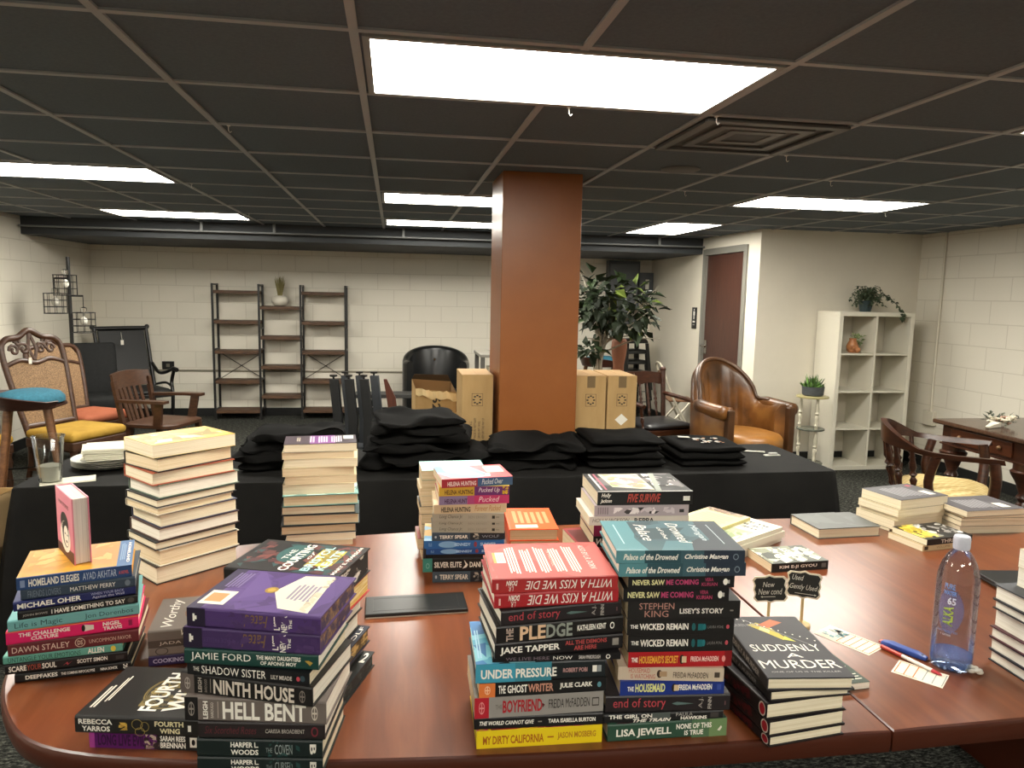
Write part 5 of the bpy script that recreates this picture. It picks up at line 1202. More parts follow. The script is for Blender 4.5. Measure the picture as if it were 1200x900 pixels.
zs = [.75, .785, .82, .868, .9, .925, .96, .985, 1.01, 1.042]
cl = ['#5f5648', '#8a3a34', '#6a6a5a', '#8d8878', '#4c4a44', '#a8a08c', '#cdbf9f', '#b59a6c', '#7fb5ac']
de = ['grey brown paperback', 'dark red paperback', 'grey paperback', 'pale grey paperback', 'dark grey paperback', 'pale paperback', 'cream paperback', 'tan paperback', 'pale teal paperback']
stack('small cream middle pile', 'books in the cream pile behind the middle pile', [B(de[k], .190-.006*(k in (4, 6))-.012*(k == 1), 2.275, 2, zs[k], zs[k+1]-zs[k], .205, cl[k], kind='p', D=.13, front='fore', page=1) for k in range(9)])
stack('orange topped pair', 'books in the orange topped pair', [
 B('orange hardcover seen from its page end', .462, 2.305, -3, .75, .040, .24, '#c85a34', front='headL', D=.165, page=1),
 B('bright orange hardcover with white sticker', .458, 2.30, -4, .790, .040, .24, '#e0582c', cover=[('L', .15, .75, .12, .9, 6, '#ee8d64', 'h'), ('R', .80, .93, .15, .6, '#e6dccb')], front='headL', D=.165, page=1)])
# ---- pile H : With a Kiss
Y0 = 1.269
kiss = [('T', 'WITH A KISS WE DIE', .26, .95, .18, .82, WH, 'fi'), ('T', 'L.R.', .13, .17, .1, .45, WH, 'fi'), ('T', 'DORN', .11, .2, .5, .88, WH, 'fib'), ('R', .035, .05, .25, .7, '#e0b0a8')]
kcov = [('S', .02, .98, .02, .98, 30, .05, ('#b8524a', '#be5a52', '#b04a44'), 5)] + [('L', .16+.125*k, .25+.125*k, .12, .88-.05*(k % 2), 4, '#e8d8c8', 'v') for k in range(5)] + [('T', 'A NOVEL', .52, .55, .3, .75, '#e8b0a0', 'd'), ('T', 'ALSO BY L.R. DORN', .82, .87, .2, .9, '#f0dcd0', 'di'), ('R', .05, .15, .42, .72, '#e6ddcb'), ('R', .05, .075, .42, .72, '#d89a4c'), ('L', .08, .14, .46, .68, 5, '#a9a294', 'v')]
endst = [('T', 'end of story', .06, .48, .15, .85, '#b0424a', ''), ('P', [(.53, .5), (.57, .6), (.71, .48), (.57, .4)], '#5a706c'), ('T', 'A.J.', .745, .785, .2, .85, '#a39c94', 'u'), ('T', 'FINN', .82, .85, .15, .85, '#a39c94', 'bu'), ('R', .955, .965, .35, .6, '#6a4a4c')]
stack('red topped front pile', 'books in the red topped front pile', [
 B('bright yellow hardcover with orange title', .274, Y0, -2, .75, .036, .241, '#d9bd1c', [('R', 0, 1, 0, 1, '#e0c51e'), ('T', 'MY DIRTY CALIFORNIA', .05, .53, .2, .68, '#a3591c', 'b'), ('R', .56, .61, .42, .5, '#a3591c'), ('T', 'JASON MOSBERG', .64, .95, .25, .7, '#b07a24', 'b')], [('S', 0, 1, 0, .2, 40, .02, ('#b03a2c', '#d8a02c', '#8a2430', '#c4485c'), 4)], page=2),
 B('black hardcover with small white lettering', .272, Y0, -3, .786, .026, .246, '#1a1919', [('T', 'THE WORLD CANNOT GIVE', .04, .46, .35, .68, WH, 'bi'), ('R', .49, .52, .45, .55, '#8a847c'), ('T', 'TARA ISABELLA BURTON', .57, .94, .35, .68, WH, 'b')], page=2),
 B('silver book with red spine end', .272, Y0, -1, .812, .041, .247, '#8f8a84', [('R', 0, .11, 0, 1, '#ad2430')]+emblem(.055, '#d88a88')+[('T', 'THE', .16, .21, .4, .62, '#6a635c', ''), ('T', 'BOYFRIEND', .215, .52, .2, .82, '#a3242c', 'b'), ('P', [(.52, .35), (.54, .5), (.52, .6)], '#5a1a1c'), ('T', 'FREIDA McFADDEN', .57, .89, .3, .75, '#2f2b28', ''), ('R', .91, .965, .3, .72, '#3a3530'), ('R', .915, .96, .36, .66, '#8f8a84')], [('S', .4, .9, 0, .3, 14, .03, ('#5a5650', '#77726a'), 6)], kind='p', D=.165, page=1),
 B('black book with orange spine end', .278, Y0, -1, .853, .028, .243, '#1b1a1a', [('R', 0, .125, 0, 1, '#d8763c')]+emblem(.065, '#f0c09c')+[('T', 'THE', .15, .205, .22, .8, WH, 'b'), ('T', 'GHOST', .22, .375, .22, .8, WH, 'b'), ('T', 'WRITER', .38, .58, .22, .8, '#c08a74', 'b'), ('T', 'JULIE CLARK', .63, .89, .3, .75, WH, 'b'), ('O', .945, .5, .016, .2, '#5a8a94')], kind='p', D=.165, page=1),
 B('black hardcover with turquoise title end', .273, Y0, -2, .881, .037, .246, '#1d2224', [('R', 0, .3, 0, 1, '#3f93ab'), ('R', .3, .58, 0, 1, '#3a7f8f'), ('T', 'UNDER PRESSURE', .04, .62, .2, .7, WH, 'b'), ('T', 'ROBERT POBI', .67, .86, .38, .62, '#b58a86', 'b'), ('R', .9, .935, .35, .7, WH), ('R', .94, .97, .35, .7, '#8a8f90')], [('P', [(0, 0), (.18, 0), (.12, 1), (0, 1)], '#3a7ab0'), ('S', .0, .5, 0, 1, 30, .03, ('#58a0b8', '#2f6a9c', '#1f3f54', '#7fc0cc'), 7), ('L', .02, .06, .1, .8, 2, '#9cc8dc', 'v')], page=2),
 B('thin black book with white serif title', .303, Y0, -4, .918, .013, .243, '#191718', [('T', 'WE LIVE HERE', .1, .44, .2, .72, '#7a6a72', ''), ('T', 'NOW', .47, .62, .2, .75, WH, ''), ('T', 'SARAH PINBOROUGH', .67, .84, .2, .8, '#b9b2ac', 'b'), ('Q', .9, .5, .018, .35, .4, WH)], kind='p', D=.165),
 B('black hardcover with red title right', .308, Y0, 3, .931, .031, .249, '#1a1718', [('T', 'JAKE TAPPER', .04, .5, .2, .72, WH, 'b'), ('T', 'ALL THE DEMONS', .54, .87, .54, .82, '#b04a48', 'b'), ('T', 'ARE HERE', .61, .79, .18, .46, '#b04a48', 'b'), ('R', .915, .965, .3, .75, '#8a847c')], page=2),
 B('black hardcover with large gradient title', .309, Y0, 4.5, .962, .034, .248, '#1c1918', [('T', 'THE', .075, .13, .12, .85, '#b9a294', 'bu'), ('T', 'PLE', .18, .38, .1, .9, '#dcb894', 'b'), ('T', 'DGE', .385, .59, .1, .9, '#8f948a', 'b'), ('T', 'KATHLEEN KENT', .63, .86, .35, .68, WH, 'b'), ('Q', .91, .5, .018, .2, .35, WH)], page=2),
 B('charcoal hardcover with red lowercase title', .311, Y0, 5.5, .996, .030, .236, '#262122', endst, page=2),
 B('red hardcover with upside down title', .300, Y0, 1, 1.026, .029, .237, '#a3262b', kiss, page=2),
 B('red hardcover with white blurb text facing up', .296, Y0, -2, 1.055, .026, .237, '#b54c45', [('R', 0, 1, 0, 1, '#a32e2e')]+kiss, kcov, page=2, spcol='#a32e2e', D=.19),
])
# ---- pile I : Palace of the Drowned
Y0 = 1.257
pal = [('R', .22, .5, 0, 1, '#2f4d55'), ('R', .5, .68, 0, 1, '#3d5a63'), ('R', .68, 1, 0, 1, '#2a3340'), ('T', 'Palace of the Drowned', .055, .48, .25, .72, WH, 'bi'), ('T', 'Christine Mangan', .53, .87, .22, .72, WH, 'bi'), ('Q', .93, .5, .022, .25, .3, '#7a858c')]
never = [('T', 'NEVER SAW', .04, .34, .28, .74, '#d8d29a', 'b'), ('T', 'ME COMING', .355, .66, .28, .74, '#b0426a', 'b'), ('T', 'VERA', .72, .8, .55, .85, '#9c3a58', 'b'), ('T', 'KURIAN', .69, .84, .15, .45, '#9c3a58', 'b'), ('O', .915, .5, .022, .28, WH), ('R', .935, .955, .35, .65, '#b9b4ac')]
wick = [('T', 'THE', .03, .1, .42, .66, WH, 'b'), ('T', 'WICKED REMAIN', .115, .57, .32, .74, WH, 'b'), ('O', .62, .5, .018, .25, '#245a5c'), ('R', .66, .71, .28, .7, '#1f6468'), ('O', .72, .5, .016, .2, '#2a7074'), ('T', 'LAURA POHL', .75, .9, .4, .58, '#7d7a76', 'i'), ('O', .94, .5, .015, .14, '#b9505a')]
key = [('O', .515, .5, .022, .3, '#2c211c'), ('R', .515, .56, .28, .7, '#c9b08c')]
stack('teal topped front pile', 'books in the teal topped front pile', [
 B('dark green hardcover with bold white name', .524, Y0, -1.5, .75, .037, .239, '#2c4a3a', [('R', .7, 1, 0, 1, '#4d6a4c'), ('R', .85, 1, 0, 1, '#6a8458'), ('T', 'LISA JEWELL', .07, .53, .18, .7, WH, 'b'), ('T', 'NONE OF THIS', .57, .87, .52, .82, WH, 'b'), ('T', 'IS TRUE', .64, .8, .16, .44, WH, 'b'), ('P', [(.92, .35), (.95, .6), (.96, .5), (.94, .3)], '#d8d4c0')], [('S', .0, .25, 0, .2, 10, .012, ('#c9b0a8', '#3a2c2c'), 3)], page=2),
 B('black paperback with white two line title', .515, Y0, -3, .787, .019, .237, '#1c1c1c', [('R', .4, .55, 0, 1, '#4d5450'), ('T', 'THE GIRL ON', .04, .4, .5, .92, WH, 'b'), ('T', 'THE TRAIN', .24, .56, .05, .42, WH, 'bi'), ('T', 'PAULA', .6, .74, .55, .9, '#b0aba4'), ('T', 'HAWKINS', .64, .86, .12, .5, WH, 'b'), ('R', .89, .96, .25, .8, '#3f3a38')], page=1),
 B('charcoal hardcover with red lowercase title', .522, Y0, -5, .806, .035, .244, '#262122', endst, page=2),
 B('blue paperback with yellow and white lettering', .529, Y0, -5, .841, .029, .204, '#20337c', [('T', 'THE', .07, .13, .3, .62, WH, 'b'), ('T', 'HOUSEMAID', .145, .43, .22, .82, '#d8d88a', 'b')]+key+[('T', 'FREIDA McFADDEN', .56, .88, .32, .72, WH, 'b'), ('R', .93, .97, .3, .7, '#3a4c94')], kind='p', page=1, D=.15),
 B('beige paperback with red two line title', .525, Y0, -9, .870, .027, .203, '#c2b09a', [('T', 'HOUSEMAID', .1, .3, .55, .9, '#b0524a', ''), ('T', 'IS WATCHING', .12, .35, .12, .46, '#b0524a', ''), ('O', .39, .5, .025, .3, '#3a2a22'), ('R', .39, .46, .3, .7, '#a98a6a'), ('T', 'FREIDA McFADDEN', .52, .85, .22, .66, '#3f342c', ''), ('R', .91, .96, .3, .7, '#4d4238')], kind='p', page=1, D=.15),
 B('red paperback with orange and white lettering', .542, Y0, -5, .897, .031, .202, '#a31d22', [('R', .93, 1, 0, 1, '#7a1a1c'), ('T', 'THE', .03, .09, .35, .65, WH, 'b'), ('T', "HOUSEMAID'S SECRET", .105, .48, .25, .76, '#dca23c', 'b'), key[0], key[1], ('T', 'FREIDA McFADDEN', .6, .87, .34, .68, '#ecc8bc', 'b'), ('O', .92, .5, .018, .2, '#d88a84')], kind='p', page=1, D=.15),
 B('black paperback with white slab title', .541, Y0, -5, .928, .034, .204, '#1e1c1b', wick, kind='p', page=1, D=.15),
 B('black paperback with white slab title', .540, Y0, -5.5, .962, .031, .207, '#1e1c1b', wick, kind='p', page=1, D=.15),
 B('black paperback with large pinkish author name', .545, Y0, -5.5, .993, .036, .217, '#22201f', [('T', 'STEPHEN', .1, .41, .55, .9, '#b58578', ''), ('T', 'KING', .15, .36, .12, .48, '#b58578', ''), ('T', "LISEY'S STORY", .46, .85, .3, .6, '#d8d2c8', 'b'), ('R', .91, .94, .42, .5, '#8a847c')], kind='p', page=1, D=.155),
 B('black paperback with yellow and pink title', .528, Y0, -5.5, 1.029, .026, .203, '#1a1819', never, kind='p', page=1, D=.15),
 B('black paperback with yellow and pink title', .537, Y0, -4.5, 1.055, .023, .205, '#1a1819', never, kind='p', page=1, D=.15),
 B('teal hardcover with white italic title', .538, Y0, -5, 1.078, .026, .244, '#4f8288', [('R', 0, .22, 0, 1, '#54868c')]+pal, page=2),
 B('teal hardcover with blurred city cover', .533, Y0, -6, 1.104, .025, .245, '#4f8288', [('R', 0, .22, 0, 1, '#5a8c92')]+pal, [('P', [(.25, 0), (.5, 0), (.72, 1), (.3, 1), (.2, .4)], '#36565c'), ('P', [(.55, 0), (1, 0), (1, 1), (.72, 1)], '#2c353d'), ('P', [(.35, 0), (.6, .0), (.66, .4), (.5, .5)], '#4a737a'), ('S', .22, .8, .3, .98, 22, .03, ('#2c4248', '#385158', '#46636a'), 3), ('R', .085, .095, .2, .85, '#a9c8c8'), ('R', .885, .893, .2, .85, '#a9b4b8'), ('T', 'Palace', .26, .36, .3, .85, WH, 'di'), ('T', 'of the', .44, .48, .35, .75, WH, 'di'), ('T', 'Drowned', .54, .64, .22, .9, WH, 'di'), ('T', 'Mangan', .72, .79, .3, .85, '#c4ccce', 'di')], page=2),
])
five = [('S', .02, .98, .02, .98, 40, .02, ('#1a1818', '#2c2a2a', '#6a6464'), 3), ('P', [(.2, .25), (.62, .1), (.6, .95), (.16, .95)], '#cfc8a8'), ('S', .2, .6, .15, .92, 40, .01, ('#b98a6a', '#c98484', '#8a9a6a', '#e6e0c8'), 6), ('R', .05, .07, .1, .95, WH), ('R', .1, .12, .1, .95, '#b05a6a'), ('S', .65, .95, .3, .95, 24, .014, ('#e6e0d8', '#8f8a88', '#141212'), 8), ('P', [(.62, .05), (.74, .98), (.80, .98), (.68, .05)], '#8f9488'), ('R', 0, 1, 0, .02, WH)]
L1 = []
zs = [.75, .787, .823, .86, .895, .93, .965, 1.0]
for k in range(7): L1.append(B(('black', 'grey', 'cream', 'brown', 'tan', 'dark red', 'blue grey')[k]+' paperback mostly hidden', .55, 1.515, -3, zs[k], zs[k+1]-zs[k], .21, ('#1c1b1b', '#55524e', '#cdbf9f', '#4d3a2c', '#a58a62', '#5a1f22', '#3c4654')[k], kind='p', D=.15, page=1))
L1 += [B('red covered hardcover sticking out left', .520, 1.515, 4, 1.0, .045, .22, '#8a2c2c', cover=[('R', .03, .2, .1, .9, '#5c2422')], kind='p', D=.15, page=1),
 B('black spined paperback with white lettering', .545, 1.515, -3, 1.045, .025, .215, '#171617', [('T', 'WILCO', .03, .3, .2, .8, WH, 'bi')], kind='p', D=.15, page=1),
 B('magenta spined paperback', .548, 1.515, -3, 1.070, .030, .22, '#8a1f4c', [('T', 'BUTCHER', .12, .5, .2, .8, '#e4c4cc', 'b')], kind='p', D=.15, page=1),
 B('pale book with handwritten lettering', .535, 1.50, -3, 1.100, .020, .225, '#c9bfb4', [('T', 'HOLLY JACKSON', .03, .4, .2, .8, '#5a5450', 'i'), ('T', 'REPPA', .45, .65, .2, .8, '#2c2a2a', 'b')], kind='p', D=.15),
 B('pale pink grey paperback with notebook spine', .54, 1.50, -3, 1.120, .025, .213, '#a99ca0', [('L', .03, .15, .15, .85, 5, '#85797e', 'v'), ('S', .2, .85, .2, .8, 26, .005, ('#e6dcdc', '#3a3436', '#c9bcc0'), 3), ('R', .9, .95, .3, .6, '#2c2a2a')], kind='p', D=.15),
 B('black paperback with red title and ribbon', .547, 1.50, -3, 1.145, .030, .215, '#191717', [('T', 'Holly', .04, .14, .52, .9, WH, 'bi'), ('T', 'Jackson', .03, .15, .12, .48, WH, 'bi'), ('T', 'FIVE SURVIVE', .31, .66, .2, .85, '#b0473c', 'bi'), ('R', .9, .97, .3, .65, WH)], five, kind='p', D=.165)]
stack('pile behind teal books', 'books in the pile behind the teal pile', L1)
# ---- pile J
swirl = [('T', 'VIVIAN WREN', .1, .7, .3, .7, '#3a1418', 'b'), ('O', .95, .5, .045, .42, '#c9beb0'), ('O', .95, .5, .035, .33, '#a01c2a'), ('S', .12, .85, .1, .9, 30, .005, ('#5a1a22', '#471419'), 4)]
sud = [('T', 'SUDDENLY', .50, .61, .08, .92, WH, 'u'), ('T', 'A', .645, .71, .42, .62, WH, 'u'), ('T', 'MURDER', .75, .87, .04, .96, WH, 'u'), ('T', 'ONE OF US IS THE KILLER', .91, .93, .1, .9, '#a9a4a0', 'u'), ('P', [(.12, .4), (.2, .52), (.40, .62), (.43, .56), (.30, .42), (.16, .26)], '#b8a53c'), ('P', [(.06, .62), (.16, .40), (.22, .5), (.12, .74)], '#b0603c'), ('P', [(.18, .42), (.25, .5), (.31, .46), (.25, .36)], '#d8cc88'), ('P', [(.36, .62), (.46, .70), (.42, .56)], '#c9c44c'), ('P', [(.06, .24), (.5, .82), (.5, .84), (.05, .26)], '#6d6a6c'), ('T', 'LAUREN MUNOZ', .14, .19, .08, .4, '#8a8688', 'u')]
for k in range(13): sud.append(('O', .02+.036*k, .12+.068*k, .008, .01, WH))
JB = '#1a1517'
stack('red spined right pile', 'books in the red swirl pile', [
 B('black hardcover with red swirl spine', .792, 1.216, 7, .75, .023, .255, JB, swirl, front='headL', D=.172, page=0),
 B('black hardcover with red swirl spine', .790, 1.214, 7, .773, .032, .255, JB, swirl, front='headL', D=.175, page=0),
 B('black hardcover with red swirl spine', .786, 1.216, 5, .805, .034, .255, JB, swirl, front='headL', D=.176, page=0),
 B('thin black hardcover with plain dark spine', .792, 1.214, 1, .839, .022, .258, '#1e1b1c', [('T', 'SUDDENLY A MURDER', .2, .8, .3, .7, '#7d797a', 'b')], front='headL', D=.17, page=0),
 B('charcoal hardcover with yellow car and white title', .786, 1.206, -6, .861, .026, .265, '#2f2d30', [('T', 'SUDDENLY A MURDER', .18, .86, .25, .72, '#a9a5a4', 'b')], [(i[0],)+tuple(i[1:]) for i in sud], front='headL', D=.172, page=0)])
stack('x', None, [B('green paperback under the right edge of the car cover book', .957, 1.372, 4, .75, .0165, .235, '#2c3a2c', cover=[('R', .0, .5, .3, 1, '#39493a'), ('O', .25, .55, .07, .1, '#d8d4c8'), ('T', 'JODY', .70, .80, .3, .95, '#d8d4c4', 'u'), ('T', 'LITTLE', .84, .94, .2, .95, '#d8d4c4', 'u'), ('T', 'some', .52, .56, .7, .9, '#b07a5a', 'u')], kind='p', D=.165, front='headL', page=2)])
# ---- right hand books
stack('x', None, [B('single grey hardcover lying flat near the far edge', 1.628, 2.332, 2, .75, .038, .25, '#585a57', cover=[('R', .62, .95, .25, .38, '#d3ccb8'), ('S', 0, 1, 0, 1, 20, .05, ('#5d605d', '#545653'), 3)], front='fore', D=.18, page=0)])
zs = [.75, .762, .797, .815, .842, .878]
stack('cream pile near armchair', 'books in the cream pile near the armchair', [
 B('black paperback', 1.945, 2.405, 12, zs[0], zs[1]-zs[0], .25, '#1d1c1c', kind='p', front='fore', D=.19),
 B('cream edged paperback', 1.945, 2.385, 11, zs[1], zs[2]-zs[1], .24, '#c9bb98', kind='p', front='fore', D=.18),
 B('thin cream edged paperback', 1.95, 2.378, 12, zs[2], zs[3]-zs[2], .235, '#c9bb98', kind='p', front='fore', D=.18),
 B('cream edged paperback', 1.945, 2.372, 13, zs[3], zs[4]-zs[3], .245, '#cbbd9a', kind='p', front='fore', D=.18),
 B('charcoal covered paperback', 1.955, 2.375, 12, zs[4], zs[5]-zs[4], .24, '#4c4a4c', cover=[('L', .3, .8, .15, .85, 8, '#8d8a8c', 'v'), ('R', .12, .26, .55, .85, '#ddd6c6'), ('R', .1, .18, .1, .22, '#b04a58')], kind='p', front='fore', D=.18)])
stack('yellow splattered pair', 'books in the low yellow and black pair', [
 B('cream spined paperback', 1.895, 2.185, 9, .75, .021, .205, '#c9b48c', [('R', .04, .12, .2, .8, '#3a2f22'), ('T', 'VOLUME', .3, .6, .3, .7, '#8a7250')], kind='p', D=.15),
 B('black paperback with yellow splatter cover', 1.908, 2.182, 9, .771, .022, .205, '#191816', [('T', 'THRILLER', .3, .85, .2, .8, '#c9c2b4', 'b')], [('S', 0, .45, .1, 1, 60, .012, ('#c9b03c', '#e0cc5c', '#a8922c'), 5), ('S', .35, .98, .1, .95, 36, .012, ('#8d8a84', '#c9c4bc', '#2c2a28'), 6)], kind='p', D=.15)])
zs = [.75, .78, .799, .812, .826, .849]
stack('cream far right pile', 'books in the far right cream pile', [
 B('thick pale paperback', 2.215, 2.325, -3, zs[0], zs[1]-zs[0], .28, '#b9ad94', kind='p', front='fore', D=.2),
 B('cream edged paperback', 2.20, 2.318, -2, zs[1], zs[2]-zs[1], .26, '#3a3a3a', kind='p', front='fore', D=.19),
 B('thin cream edged paperback', 2.20, 2.315, -3, zs[2], zs[3]-zs[2], .26, '#cbbd9a', kind='p', front='fore', D=.19),
 B('thin cream edged paperback', 2.20, 2.312, -1, zs[3], zs[4]-zs[3], .255, '#2f2f30', kind='p', front='fore', D=.19),
 B('grey covered paperback', 2.19, 2.295, 3, zs[4], zs[5]-zs[4], .26, '#504d50', cover=[('L', .35, .8, .2, .85, 8, '#8d8a8c', 'v'), ('R', .15, .3, .55, .85, '#ddd6c6')], kind='p', front='fore', D=.18)])
# loose pile beside the signs
stack('loose pale pile', 'books in the loose pale pile', [
 B('white paperback', 1.255, 2.255, 34, .75, .022, .25, '#cfc9b8', kind='p', D=.22, page=2),
 B('pale paperback', 1.24, 2.235, 30, .772, .022, .27, '#d8d2c0', kind='p', D=.22, page=2),
 B('large white softcover with photo strip', 1.215, 2.225, 30, .794, .016, .30, '#d9d4bf', [], [('P', [(.1, .05), (.55, .08), (.5, .45), (.1, .4)], '#a8ac8c'), ('S', .1, .5, .08, .42, 30, .014, ('#7c8a5c', '#c9c8a8', '#98a07a'), 3), ('T', 'THE SUMMER', .62, .68, .1, .9, '#2c2b28', 'bu'), ('T', 'OF BROKEN', .72, .78, .1, .85, '#2c2b28', 'bu'), ('T', 'RULES', .82, .88, .1, .6, '#2c2b28', 'bu'), ('R', .56, 1, .93, .97, '#6a5a48')], kind='p', D=.27, page=2),
 B('pale yellow softcover with brown photo edge', 1.165, 2.315, 33, .810, .012, .24, '#d3c88c', [], [('L', .1, .75, .1, .9, 9, '#c4b878', 'v'), ('R', .84, 1, 0, 1, '#a3846a'), ('S', .84, 1, 0, 1, 16, .012, ('#7a5c48', '#c9a88a', '#5a4a3c'), 3)], kind='p', D=.17, page=2)])
stack('x', None, [B('black spined paperback with grey leaf cover behind the chalkboard signs', 1.268, 2.05, 3, .75, .0285, .2, '#4d4f45', [('R', 0, 1, 0, 1, '#191918'), ('T', 'KIM E-JI GYOU', .14, .8, .28, .72, WH, 'b'), ('R', .88, .96, .25, .75, '#6a6864')], [('S', 0, 1, .0, 1, 60, .022, ('#a9a88f', '#74775f', '#c9c7b0', '#33362c'), 4), ('T', 'THE LAST', .3, .42, .1, .9, '#d3d0bc', 'bu'), ('T', 'FOREST', .5, .64, .1, .9, '#d3d0bc', 'bu')], kind='p', D=.145, page=1)])
# pile at the right photo edge
zs = [.75, .778, .809, .837, .88, .903, .94, .986, 1.03]
cl = ['#23252a', '#2a2c33', '#4d2a30', '#c9c2b0', '#26282c', '#3a3c40', '#c9bd9f', '#cbbf9f']
de = ['dark hardcover', 'black hardcover', 'maroon edged hardcover', 'pale paperback set back', 'dark hardcover', 'slate hardcover', 'cream paperback set right', 'cream paperback set right']
stack('pile at right edge', 'books in the right edge pile', [B(de[k], 1.411+(.008 if k == 3 else .042 if k > 5 else 0), 1.345, -92+k % 3, zs[k], zs[k+1]-zs[k], .24 if k < 6 else .21, cl[k], kind='p' if k in (3, 6, 7) else 'h', front='fore', D=.165, page=2) for k in range(8)])

# ============================================================ small things on the table
t = thing('tablet', 'black tablet in a folio case lying between the book piles', 'tablet', (.06, 1.918, TZ), rad(1.5))
MB().box(-.136, .136, -.058, .058, 0, .012).build('case', mat('#171716', .35), t, bevel=.003, seg=3)
MB().box(-.134, .134, -.0595, -.057, .0005, .0035).build('paper_edge', mat('#b9b4a8', .6), t)
m = MB()
for q in ((-.115, .115, .038, .0395), (-.115, .115, -.0395, -.038), (-.115, -.1135, -.038, .038), (.1135, .115, -.038, .038)): m.box(*q, .012, .0124)
m.build('embossed_frame', mat('#33322f', .4), t)
t = thing('laptop', 'thin black closed laptop partly behind the right edge pile', 'laptop', (1.96, 1.80, TZ), rad(-8))
MB().box(-.18, .18, -.13, .13, 0.002, .012).build('base', mat('#161617', .35), t, bevel=.004); MB().box(-.18, .18, -.13, .13, .0125, .019).build('lid', mat('#1f2021', .3), t, bevel=.003)
# water bottle
t = thing('water_bottle', 'clear plastic water bottle with white cap and green vertical lettering', 'bottle', (1.297, 1.447, TZ+.0003))
t0b = t; PET = clear_mat('pet_plastic', (.80, .85, .94)); BLUEW = thin_mat('blue_print', (.10, .20, .52, 1), .42)
prof = [(.001, .006), (.03, .003), (.038, 0), (.043, .008), (.0445, .02), (.0445, .205), (.043, .225), (.036, .252), (.026, .272), (.0155, .284), (.0145, .292)]
MB().lathe(prof, 40, cap=False).build('bottle_body', PET, t, smooth=60)
c = MB().lathe([(.0165, .2855), (.0172, .288), (.0172, .314), (.016, .3165), (.001, .317)], 28); 
for k in range(28):
    a = k*2*PI/28; c.box(.0170, .0178, -.0009, .0009, .289, .312, 0, Matrix.Rotation(a, 4, 'Z'))
c.build('cap', mat('#c9cbd6', .4), t, smooth=40)
def wrap(e): 
    return lambda u, v: ((.0447+e)*math.cos(-2.30+(u-.5)*1.9), (.0447+e)*math.sin(-2.30+(u-.5)*1.9), v)
m = MB()
def patch(u0, u1, v0, v1, mi_, e=.0, n_=10):
    for i in range(n_):
        a, b_ = u0+(u1-u0)*i/n_, u0+(u1-u0)*(i+1)/n_; m.add([wrap(e)(a, v0), wrap(e)(b_, v0), wrap(e)(b_, v1), wrap(e)(a, v1)], [(0, 1, 2, 3)], mi_)
for k in range(16):
    q = .30*math.sin(PI*(k+.5)/16)**.6; patch(.36-q, .36+q*1.15, .092+.007*k, .099+.007*k, 0)
put_text(m, 'ALKA', .22, .46, .112, .158, wrap(.0008), 1, 1, True)
put_text(m, '65', .30, .50, .163, .180, wrap(.0008), 2, 0, True)
put_text(m, 'WATER', .18, .50, .185, .195, wrap(.0008), 3, 0, True); put_text(m, 'PURE', .20, .46, .199, .212, wrap(.0008), 3, 0, True); put_text(m, 'ELECTROLYTES', .1, .6, .096, .101, wrap(.0008), 3)
put_text(m, '1 LITER', .2, .45, .088, .092, wrap(.0008), 2)
m.build('printed_label', [BLUEW, mat('#a9c23c', .5), mat('#d9dde6', .5), mat('#6f96d0', .5)], t)
m = MB(); g = random.Random(9)
for k in range(7):
    a = k*.9; m.ball((.012*math.cos(a), .01*math.sin(a), .007+.003*(k % 3)), .008, 8, 5, sc=(1.2, .7, .6))
o = m.build('crumpled_tissue', mat('#e0dccf', .8), None, smooth=60, loc=(1.325, 1.405, TZ)); tag(o, 'small crumpled white tissue at the foot of the water bottle', 'tissue')
MB().lathe([(.001, .004), (.036, .004), (.042, .012), (.0425, .034), (.001, .034)], 28, cap=False).build('water', thin_mat('blue_water', (.18, .36, .75, 1), .38), t0b, smooth=50)
# chalkboard signs
WOOD = noise_mat('pale_birch', [(.3, '#b79d6d'), (.7, '#cdb585')], nscale=12, rough=.6); CHK = mat('#1b1c1b', .7); CHALK = mat('#d4d2c8', .8)
def sign(label, loc, rz, tilt, lines, arrow, zb):
    t = thing('chalkboard_sign', label, 'sign', loc, rz, 'small chalkboard table signs')
    MB().lathe([(.021, 0), (.023, .003), (.023, .011), (.021, .013), (.001, .013)], 24).build('base', WOOD, t, smooth=40)
    MB().box(-.0035, .0035, -.002, .002, .013, zb+.012).build('post', WOOD, t)
    M = T(0, -.0025, zb+.036, 0, 0, rad(tilt)) @ Matrix(((1, 0, 0, 0), (0, 0, -1, 0), (0, 1, 0, 0), (0, 0, 0, 1)))
    q = [(-.043, -.024), (-.036, -.034), (-.012, -.033), (0, -.037), (.012, -.033), (.036, -.034), (.043, -.024), (.039, -.012), (.043, 0), (.039, .012), (.043, .026), (.036, .034), (.012, .034), (0, .039), (-.012, .034), (-.036, .034), (-.043, .026), (-.039, .012), (-.043, 0), (-.039, -.012)]
    pb = MB(); pb.M = M; pb.prism(q, -.0022, 0); pn = pb.build('board_frame', mat('#d8cdb8', .6), t)
    f = MB(); f.M = M; f.prism([(x*.9, y*.88) for x, y in q], .0001, .0007); f.build('chalk_panel', CHK, t)
    f = MB(); f.M = M
    for s, a, b_, c_, d_ in lines: put_text(f, s, a, b_, c_, d_, lambda u, v: (u, v, .0010), 0, ital=True)
    a0, a1, y = arrow; s_ = 1 if a1 > a0 else -1
    f.add([(a0, y-.0007, .001), (a1, y-.0007, .001), (a1, y+.0007, .001), (a0, y+.0007, .001)], [(0, 1, 2, 3) if s_ > 0 else (3, 2, 1, 0)]); f.add([(a1, y-.0026, .0011), (a1+s_*.005, y, .0011), (a1, y+.0026, .0011)], [(0, 1, 2)])
    f.build('chalk_lettering', CHALK, t)
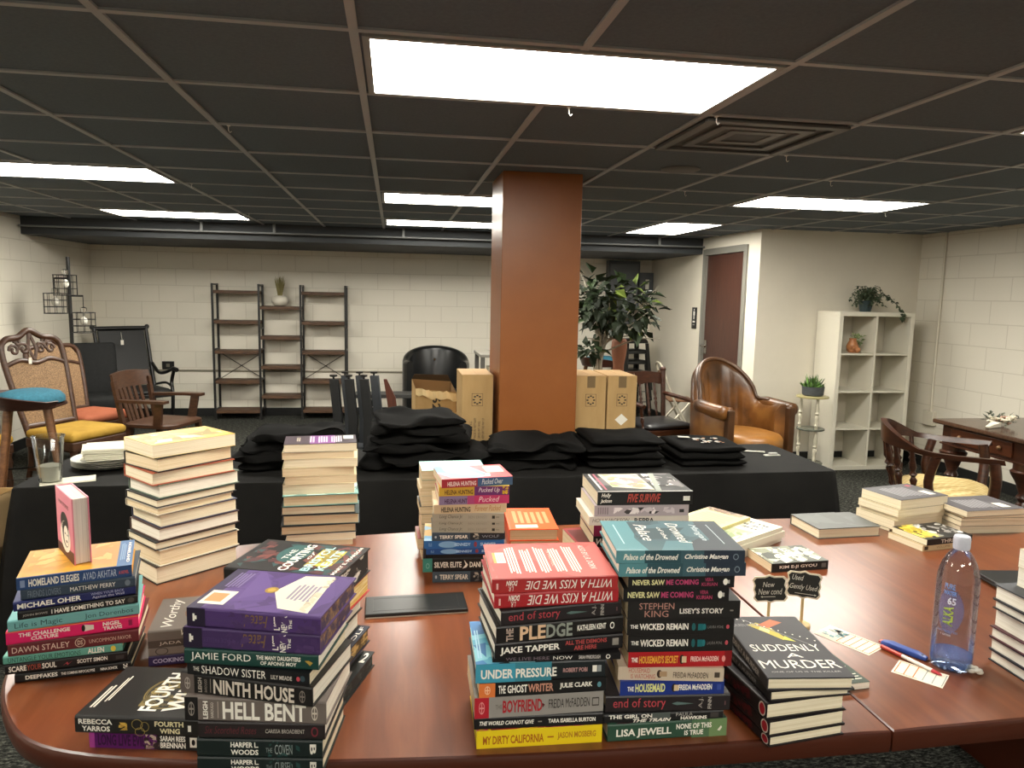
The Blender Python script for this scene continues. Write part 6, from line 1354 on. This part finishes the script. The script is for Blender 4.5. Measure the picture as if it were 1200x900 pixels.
sign('small chalkboard sign reading New, left of the two', (.962, 1.685, TZ), rad(-18), -6, [('New', -.018, .012, .006, .02), ('New cond', -.03, .03, -.014, .002)], (.012, -.02, -.02), .070)
sign('small chalkboard sign reading Gently Used, right of the two', (1.05, 1.675, TZ), rad(-24), 2, [('Used', -.03, -.002, .012, .026), ('Gently Used', -.034, .034, -.016, .002)], (-.02, .028, -.023), .081)
# bookmarks, pen, cutter
PAPER = mat('#ddd3bf', .7); ORI = mat('#c9713c', .7); BLI = mat('#7fa3a8', .7)
def card(label, c, rz, L_, W_, half_blue):
    t = tag(MB().box(-L_/2, L_/2, -W_/2, W_/2, 0, .0006).build('bookmark_card', PAPER, None, loc=(c[0], c[1], TZ+.0002)), label, 'card', 'printed bookmark cards')
    t.rotation_euler.z = rz
    m = MB(); n_ = 5
    def ln(a, b_, c_, d_, mi_): m.add([(a, c_, .0008), (b_, c_, .0008), (b_, d_, .0008), (a, d_, .0008)], [(0, 1, 2, 3)], mi_)
    st = -.1*L_ if half_blue else -L_*.45; en = L_*.47
    for k in range(n_+1):
        x = st+(en-st)*k/n_; ln(x-.0012, x+.0012, -W_*.42, W_*.42, 0 if (half_blue or k < 3) else 2)
    ln(st, en if half_blue else 0, W_*.40, W_*.43, 0); ln(st, en if half_blue else 0, -W_*.43, -W_*.40, 0)
    if half_blue:
        g = random.Random(2)
        for k in range(26):
            x, y = g.uniform(-L_*.47, -L_*.14), g.uniform(-W_*.4, W_*.3); ln(x, x+.012, y, y+.006, g.choice((1, 1, 2)))
    m.build('printing', [ORI, BLI, mat('#8f948c', .7)], t)
card('bookmark card with blue top and orange ruled lines near the signs', (1.135, 1.597), rad(-62), .145, .080, True)
card('bookmark card with orange ruled lines beside the pen', (1.198, 1.421), rad(-50), .105, .075, False)
t = thing('box_cutter', 'blue handled box cutter left of the water bottle', 'box cutter', (1.232, 1.522, TZ), rad(-62))
m = MB(); rg = [[(x, -w_, .001), (x, w_, .001), (x, w_*.9, h_), (x, -w_*.9, h_)] for x, w_, h_ in ((-.052, .009, .010), (-.03, .0125, .014), (.0, .011, .013), (.03, .0125, .013), (.055, .008, .009))]
m.loft(rg); m.build('handle', mat('#27458f', .4), t, bevel=.002, smooth=50)
MB().box(-.058, -.0525, -.007, .007, .003, .008).build('blade_guard', mat('#b9645a', .4), t); MB().tube([(.044, 0, .0005), (.044, 0, .0115)], .003, 8).build('rivet', BLACKM, t)
t = thing('marker_pen', 'red and white pen lying between the cutter and bookmark', 'pen', (1.213, 1.475, TZ+.0052), rad(-72))
MB().tube([(-.075, 0, 0), (-.02, 0, 0)], .005, 12).build('cap', mat('#b5382c', .35), t, smooth=50); MB().tube([(-.02, 0, 0), (.055, 0, 0)], .0046, 12).build('barrel', mat('#dcd6ca', .4), t, smooth=50)
MB().tube([(.055, 0, 0), (.072, 0, 0), (.078, 0, 0)], [.0044, .0036, .0012], 12).build('tip', mat('#b03038', .4), t, smooth=50)
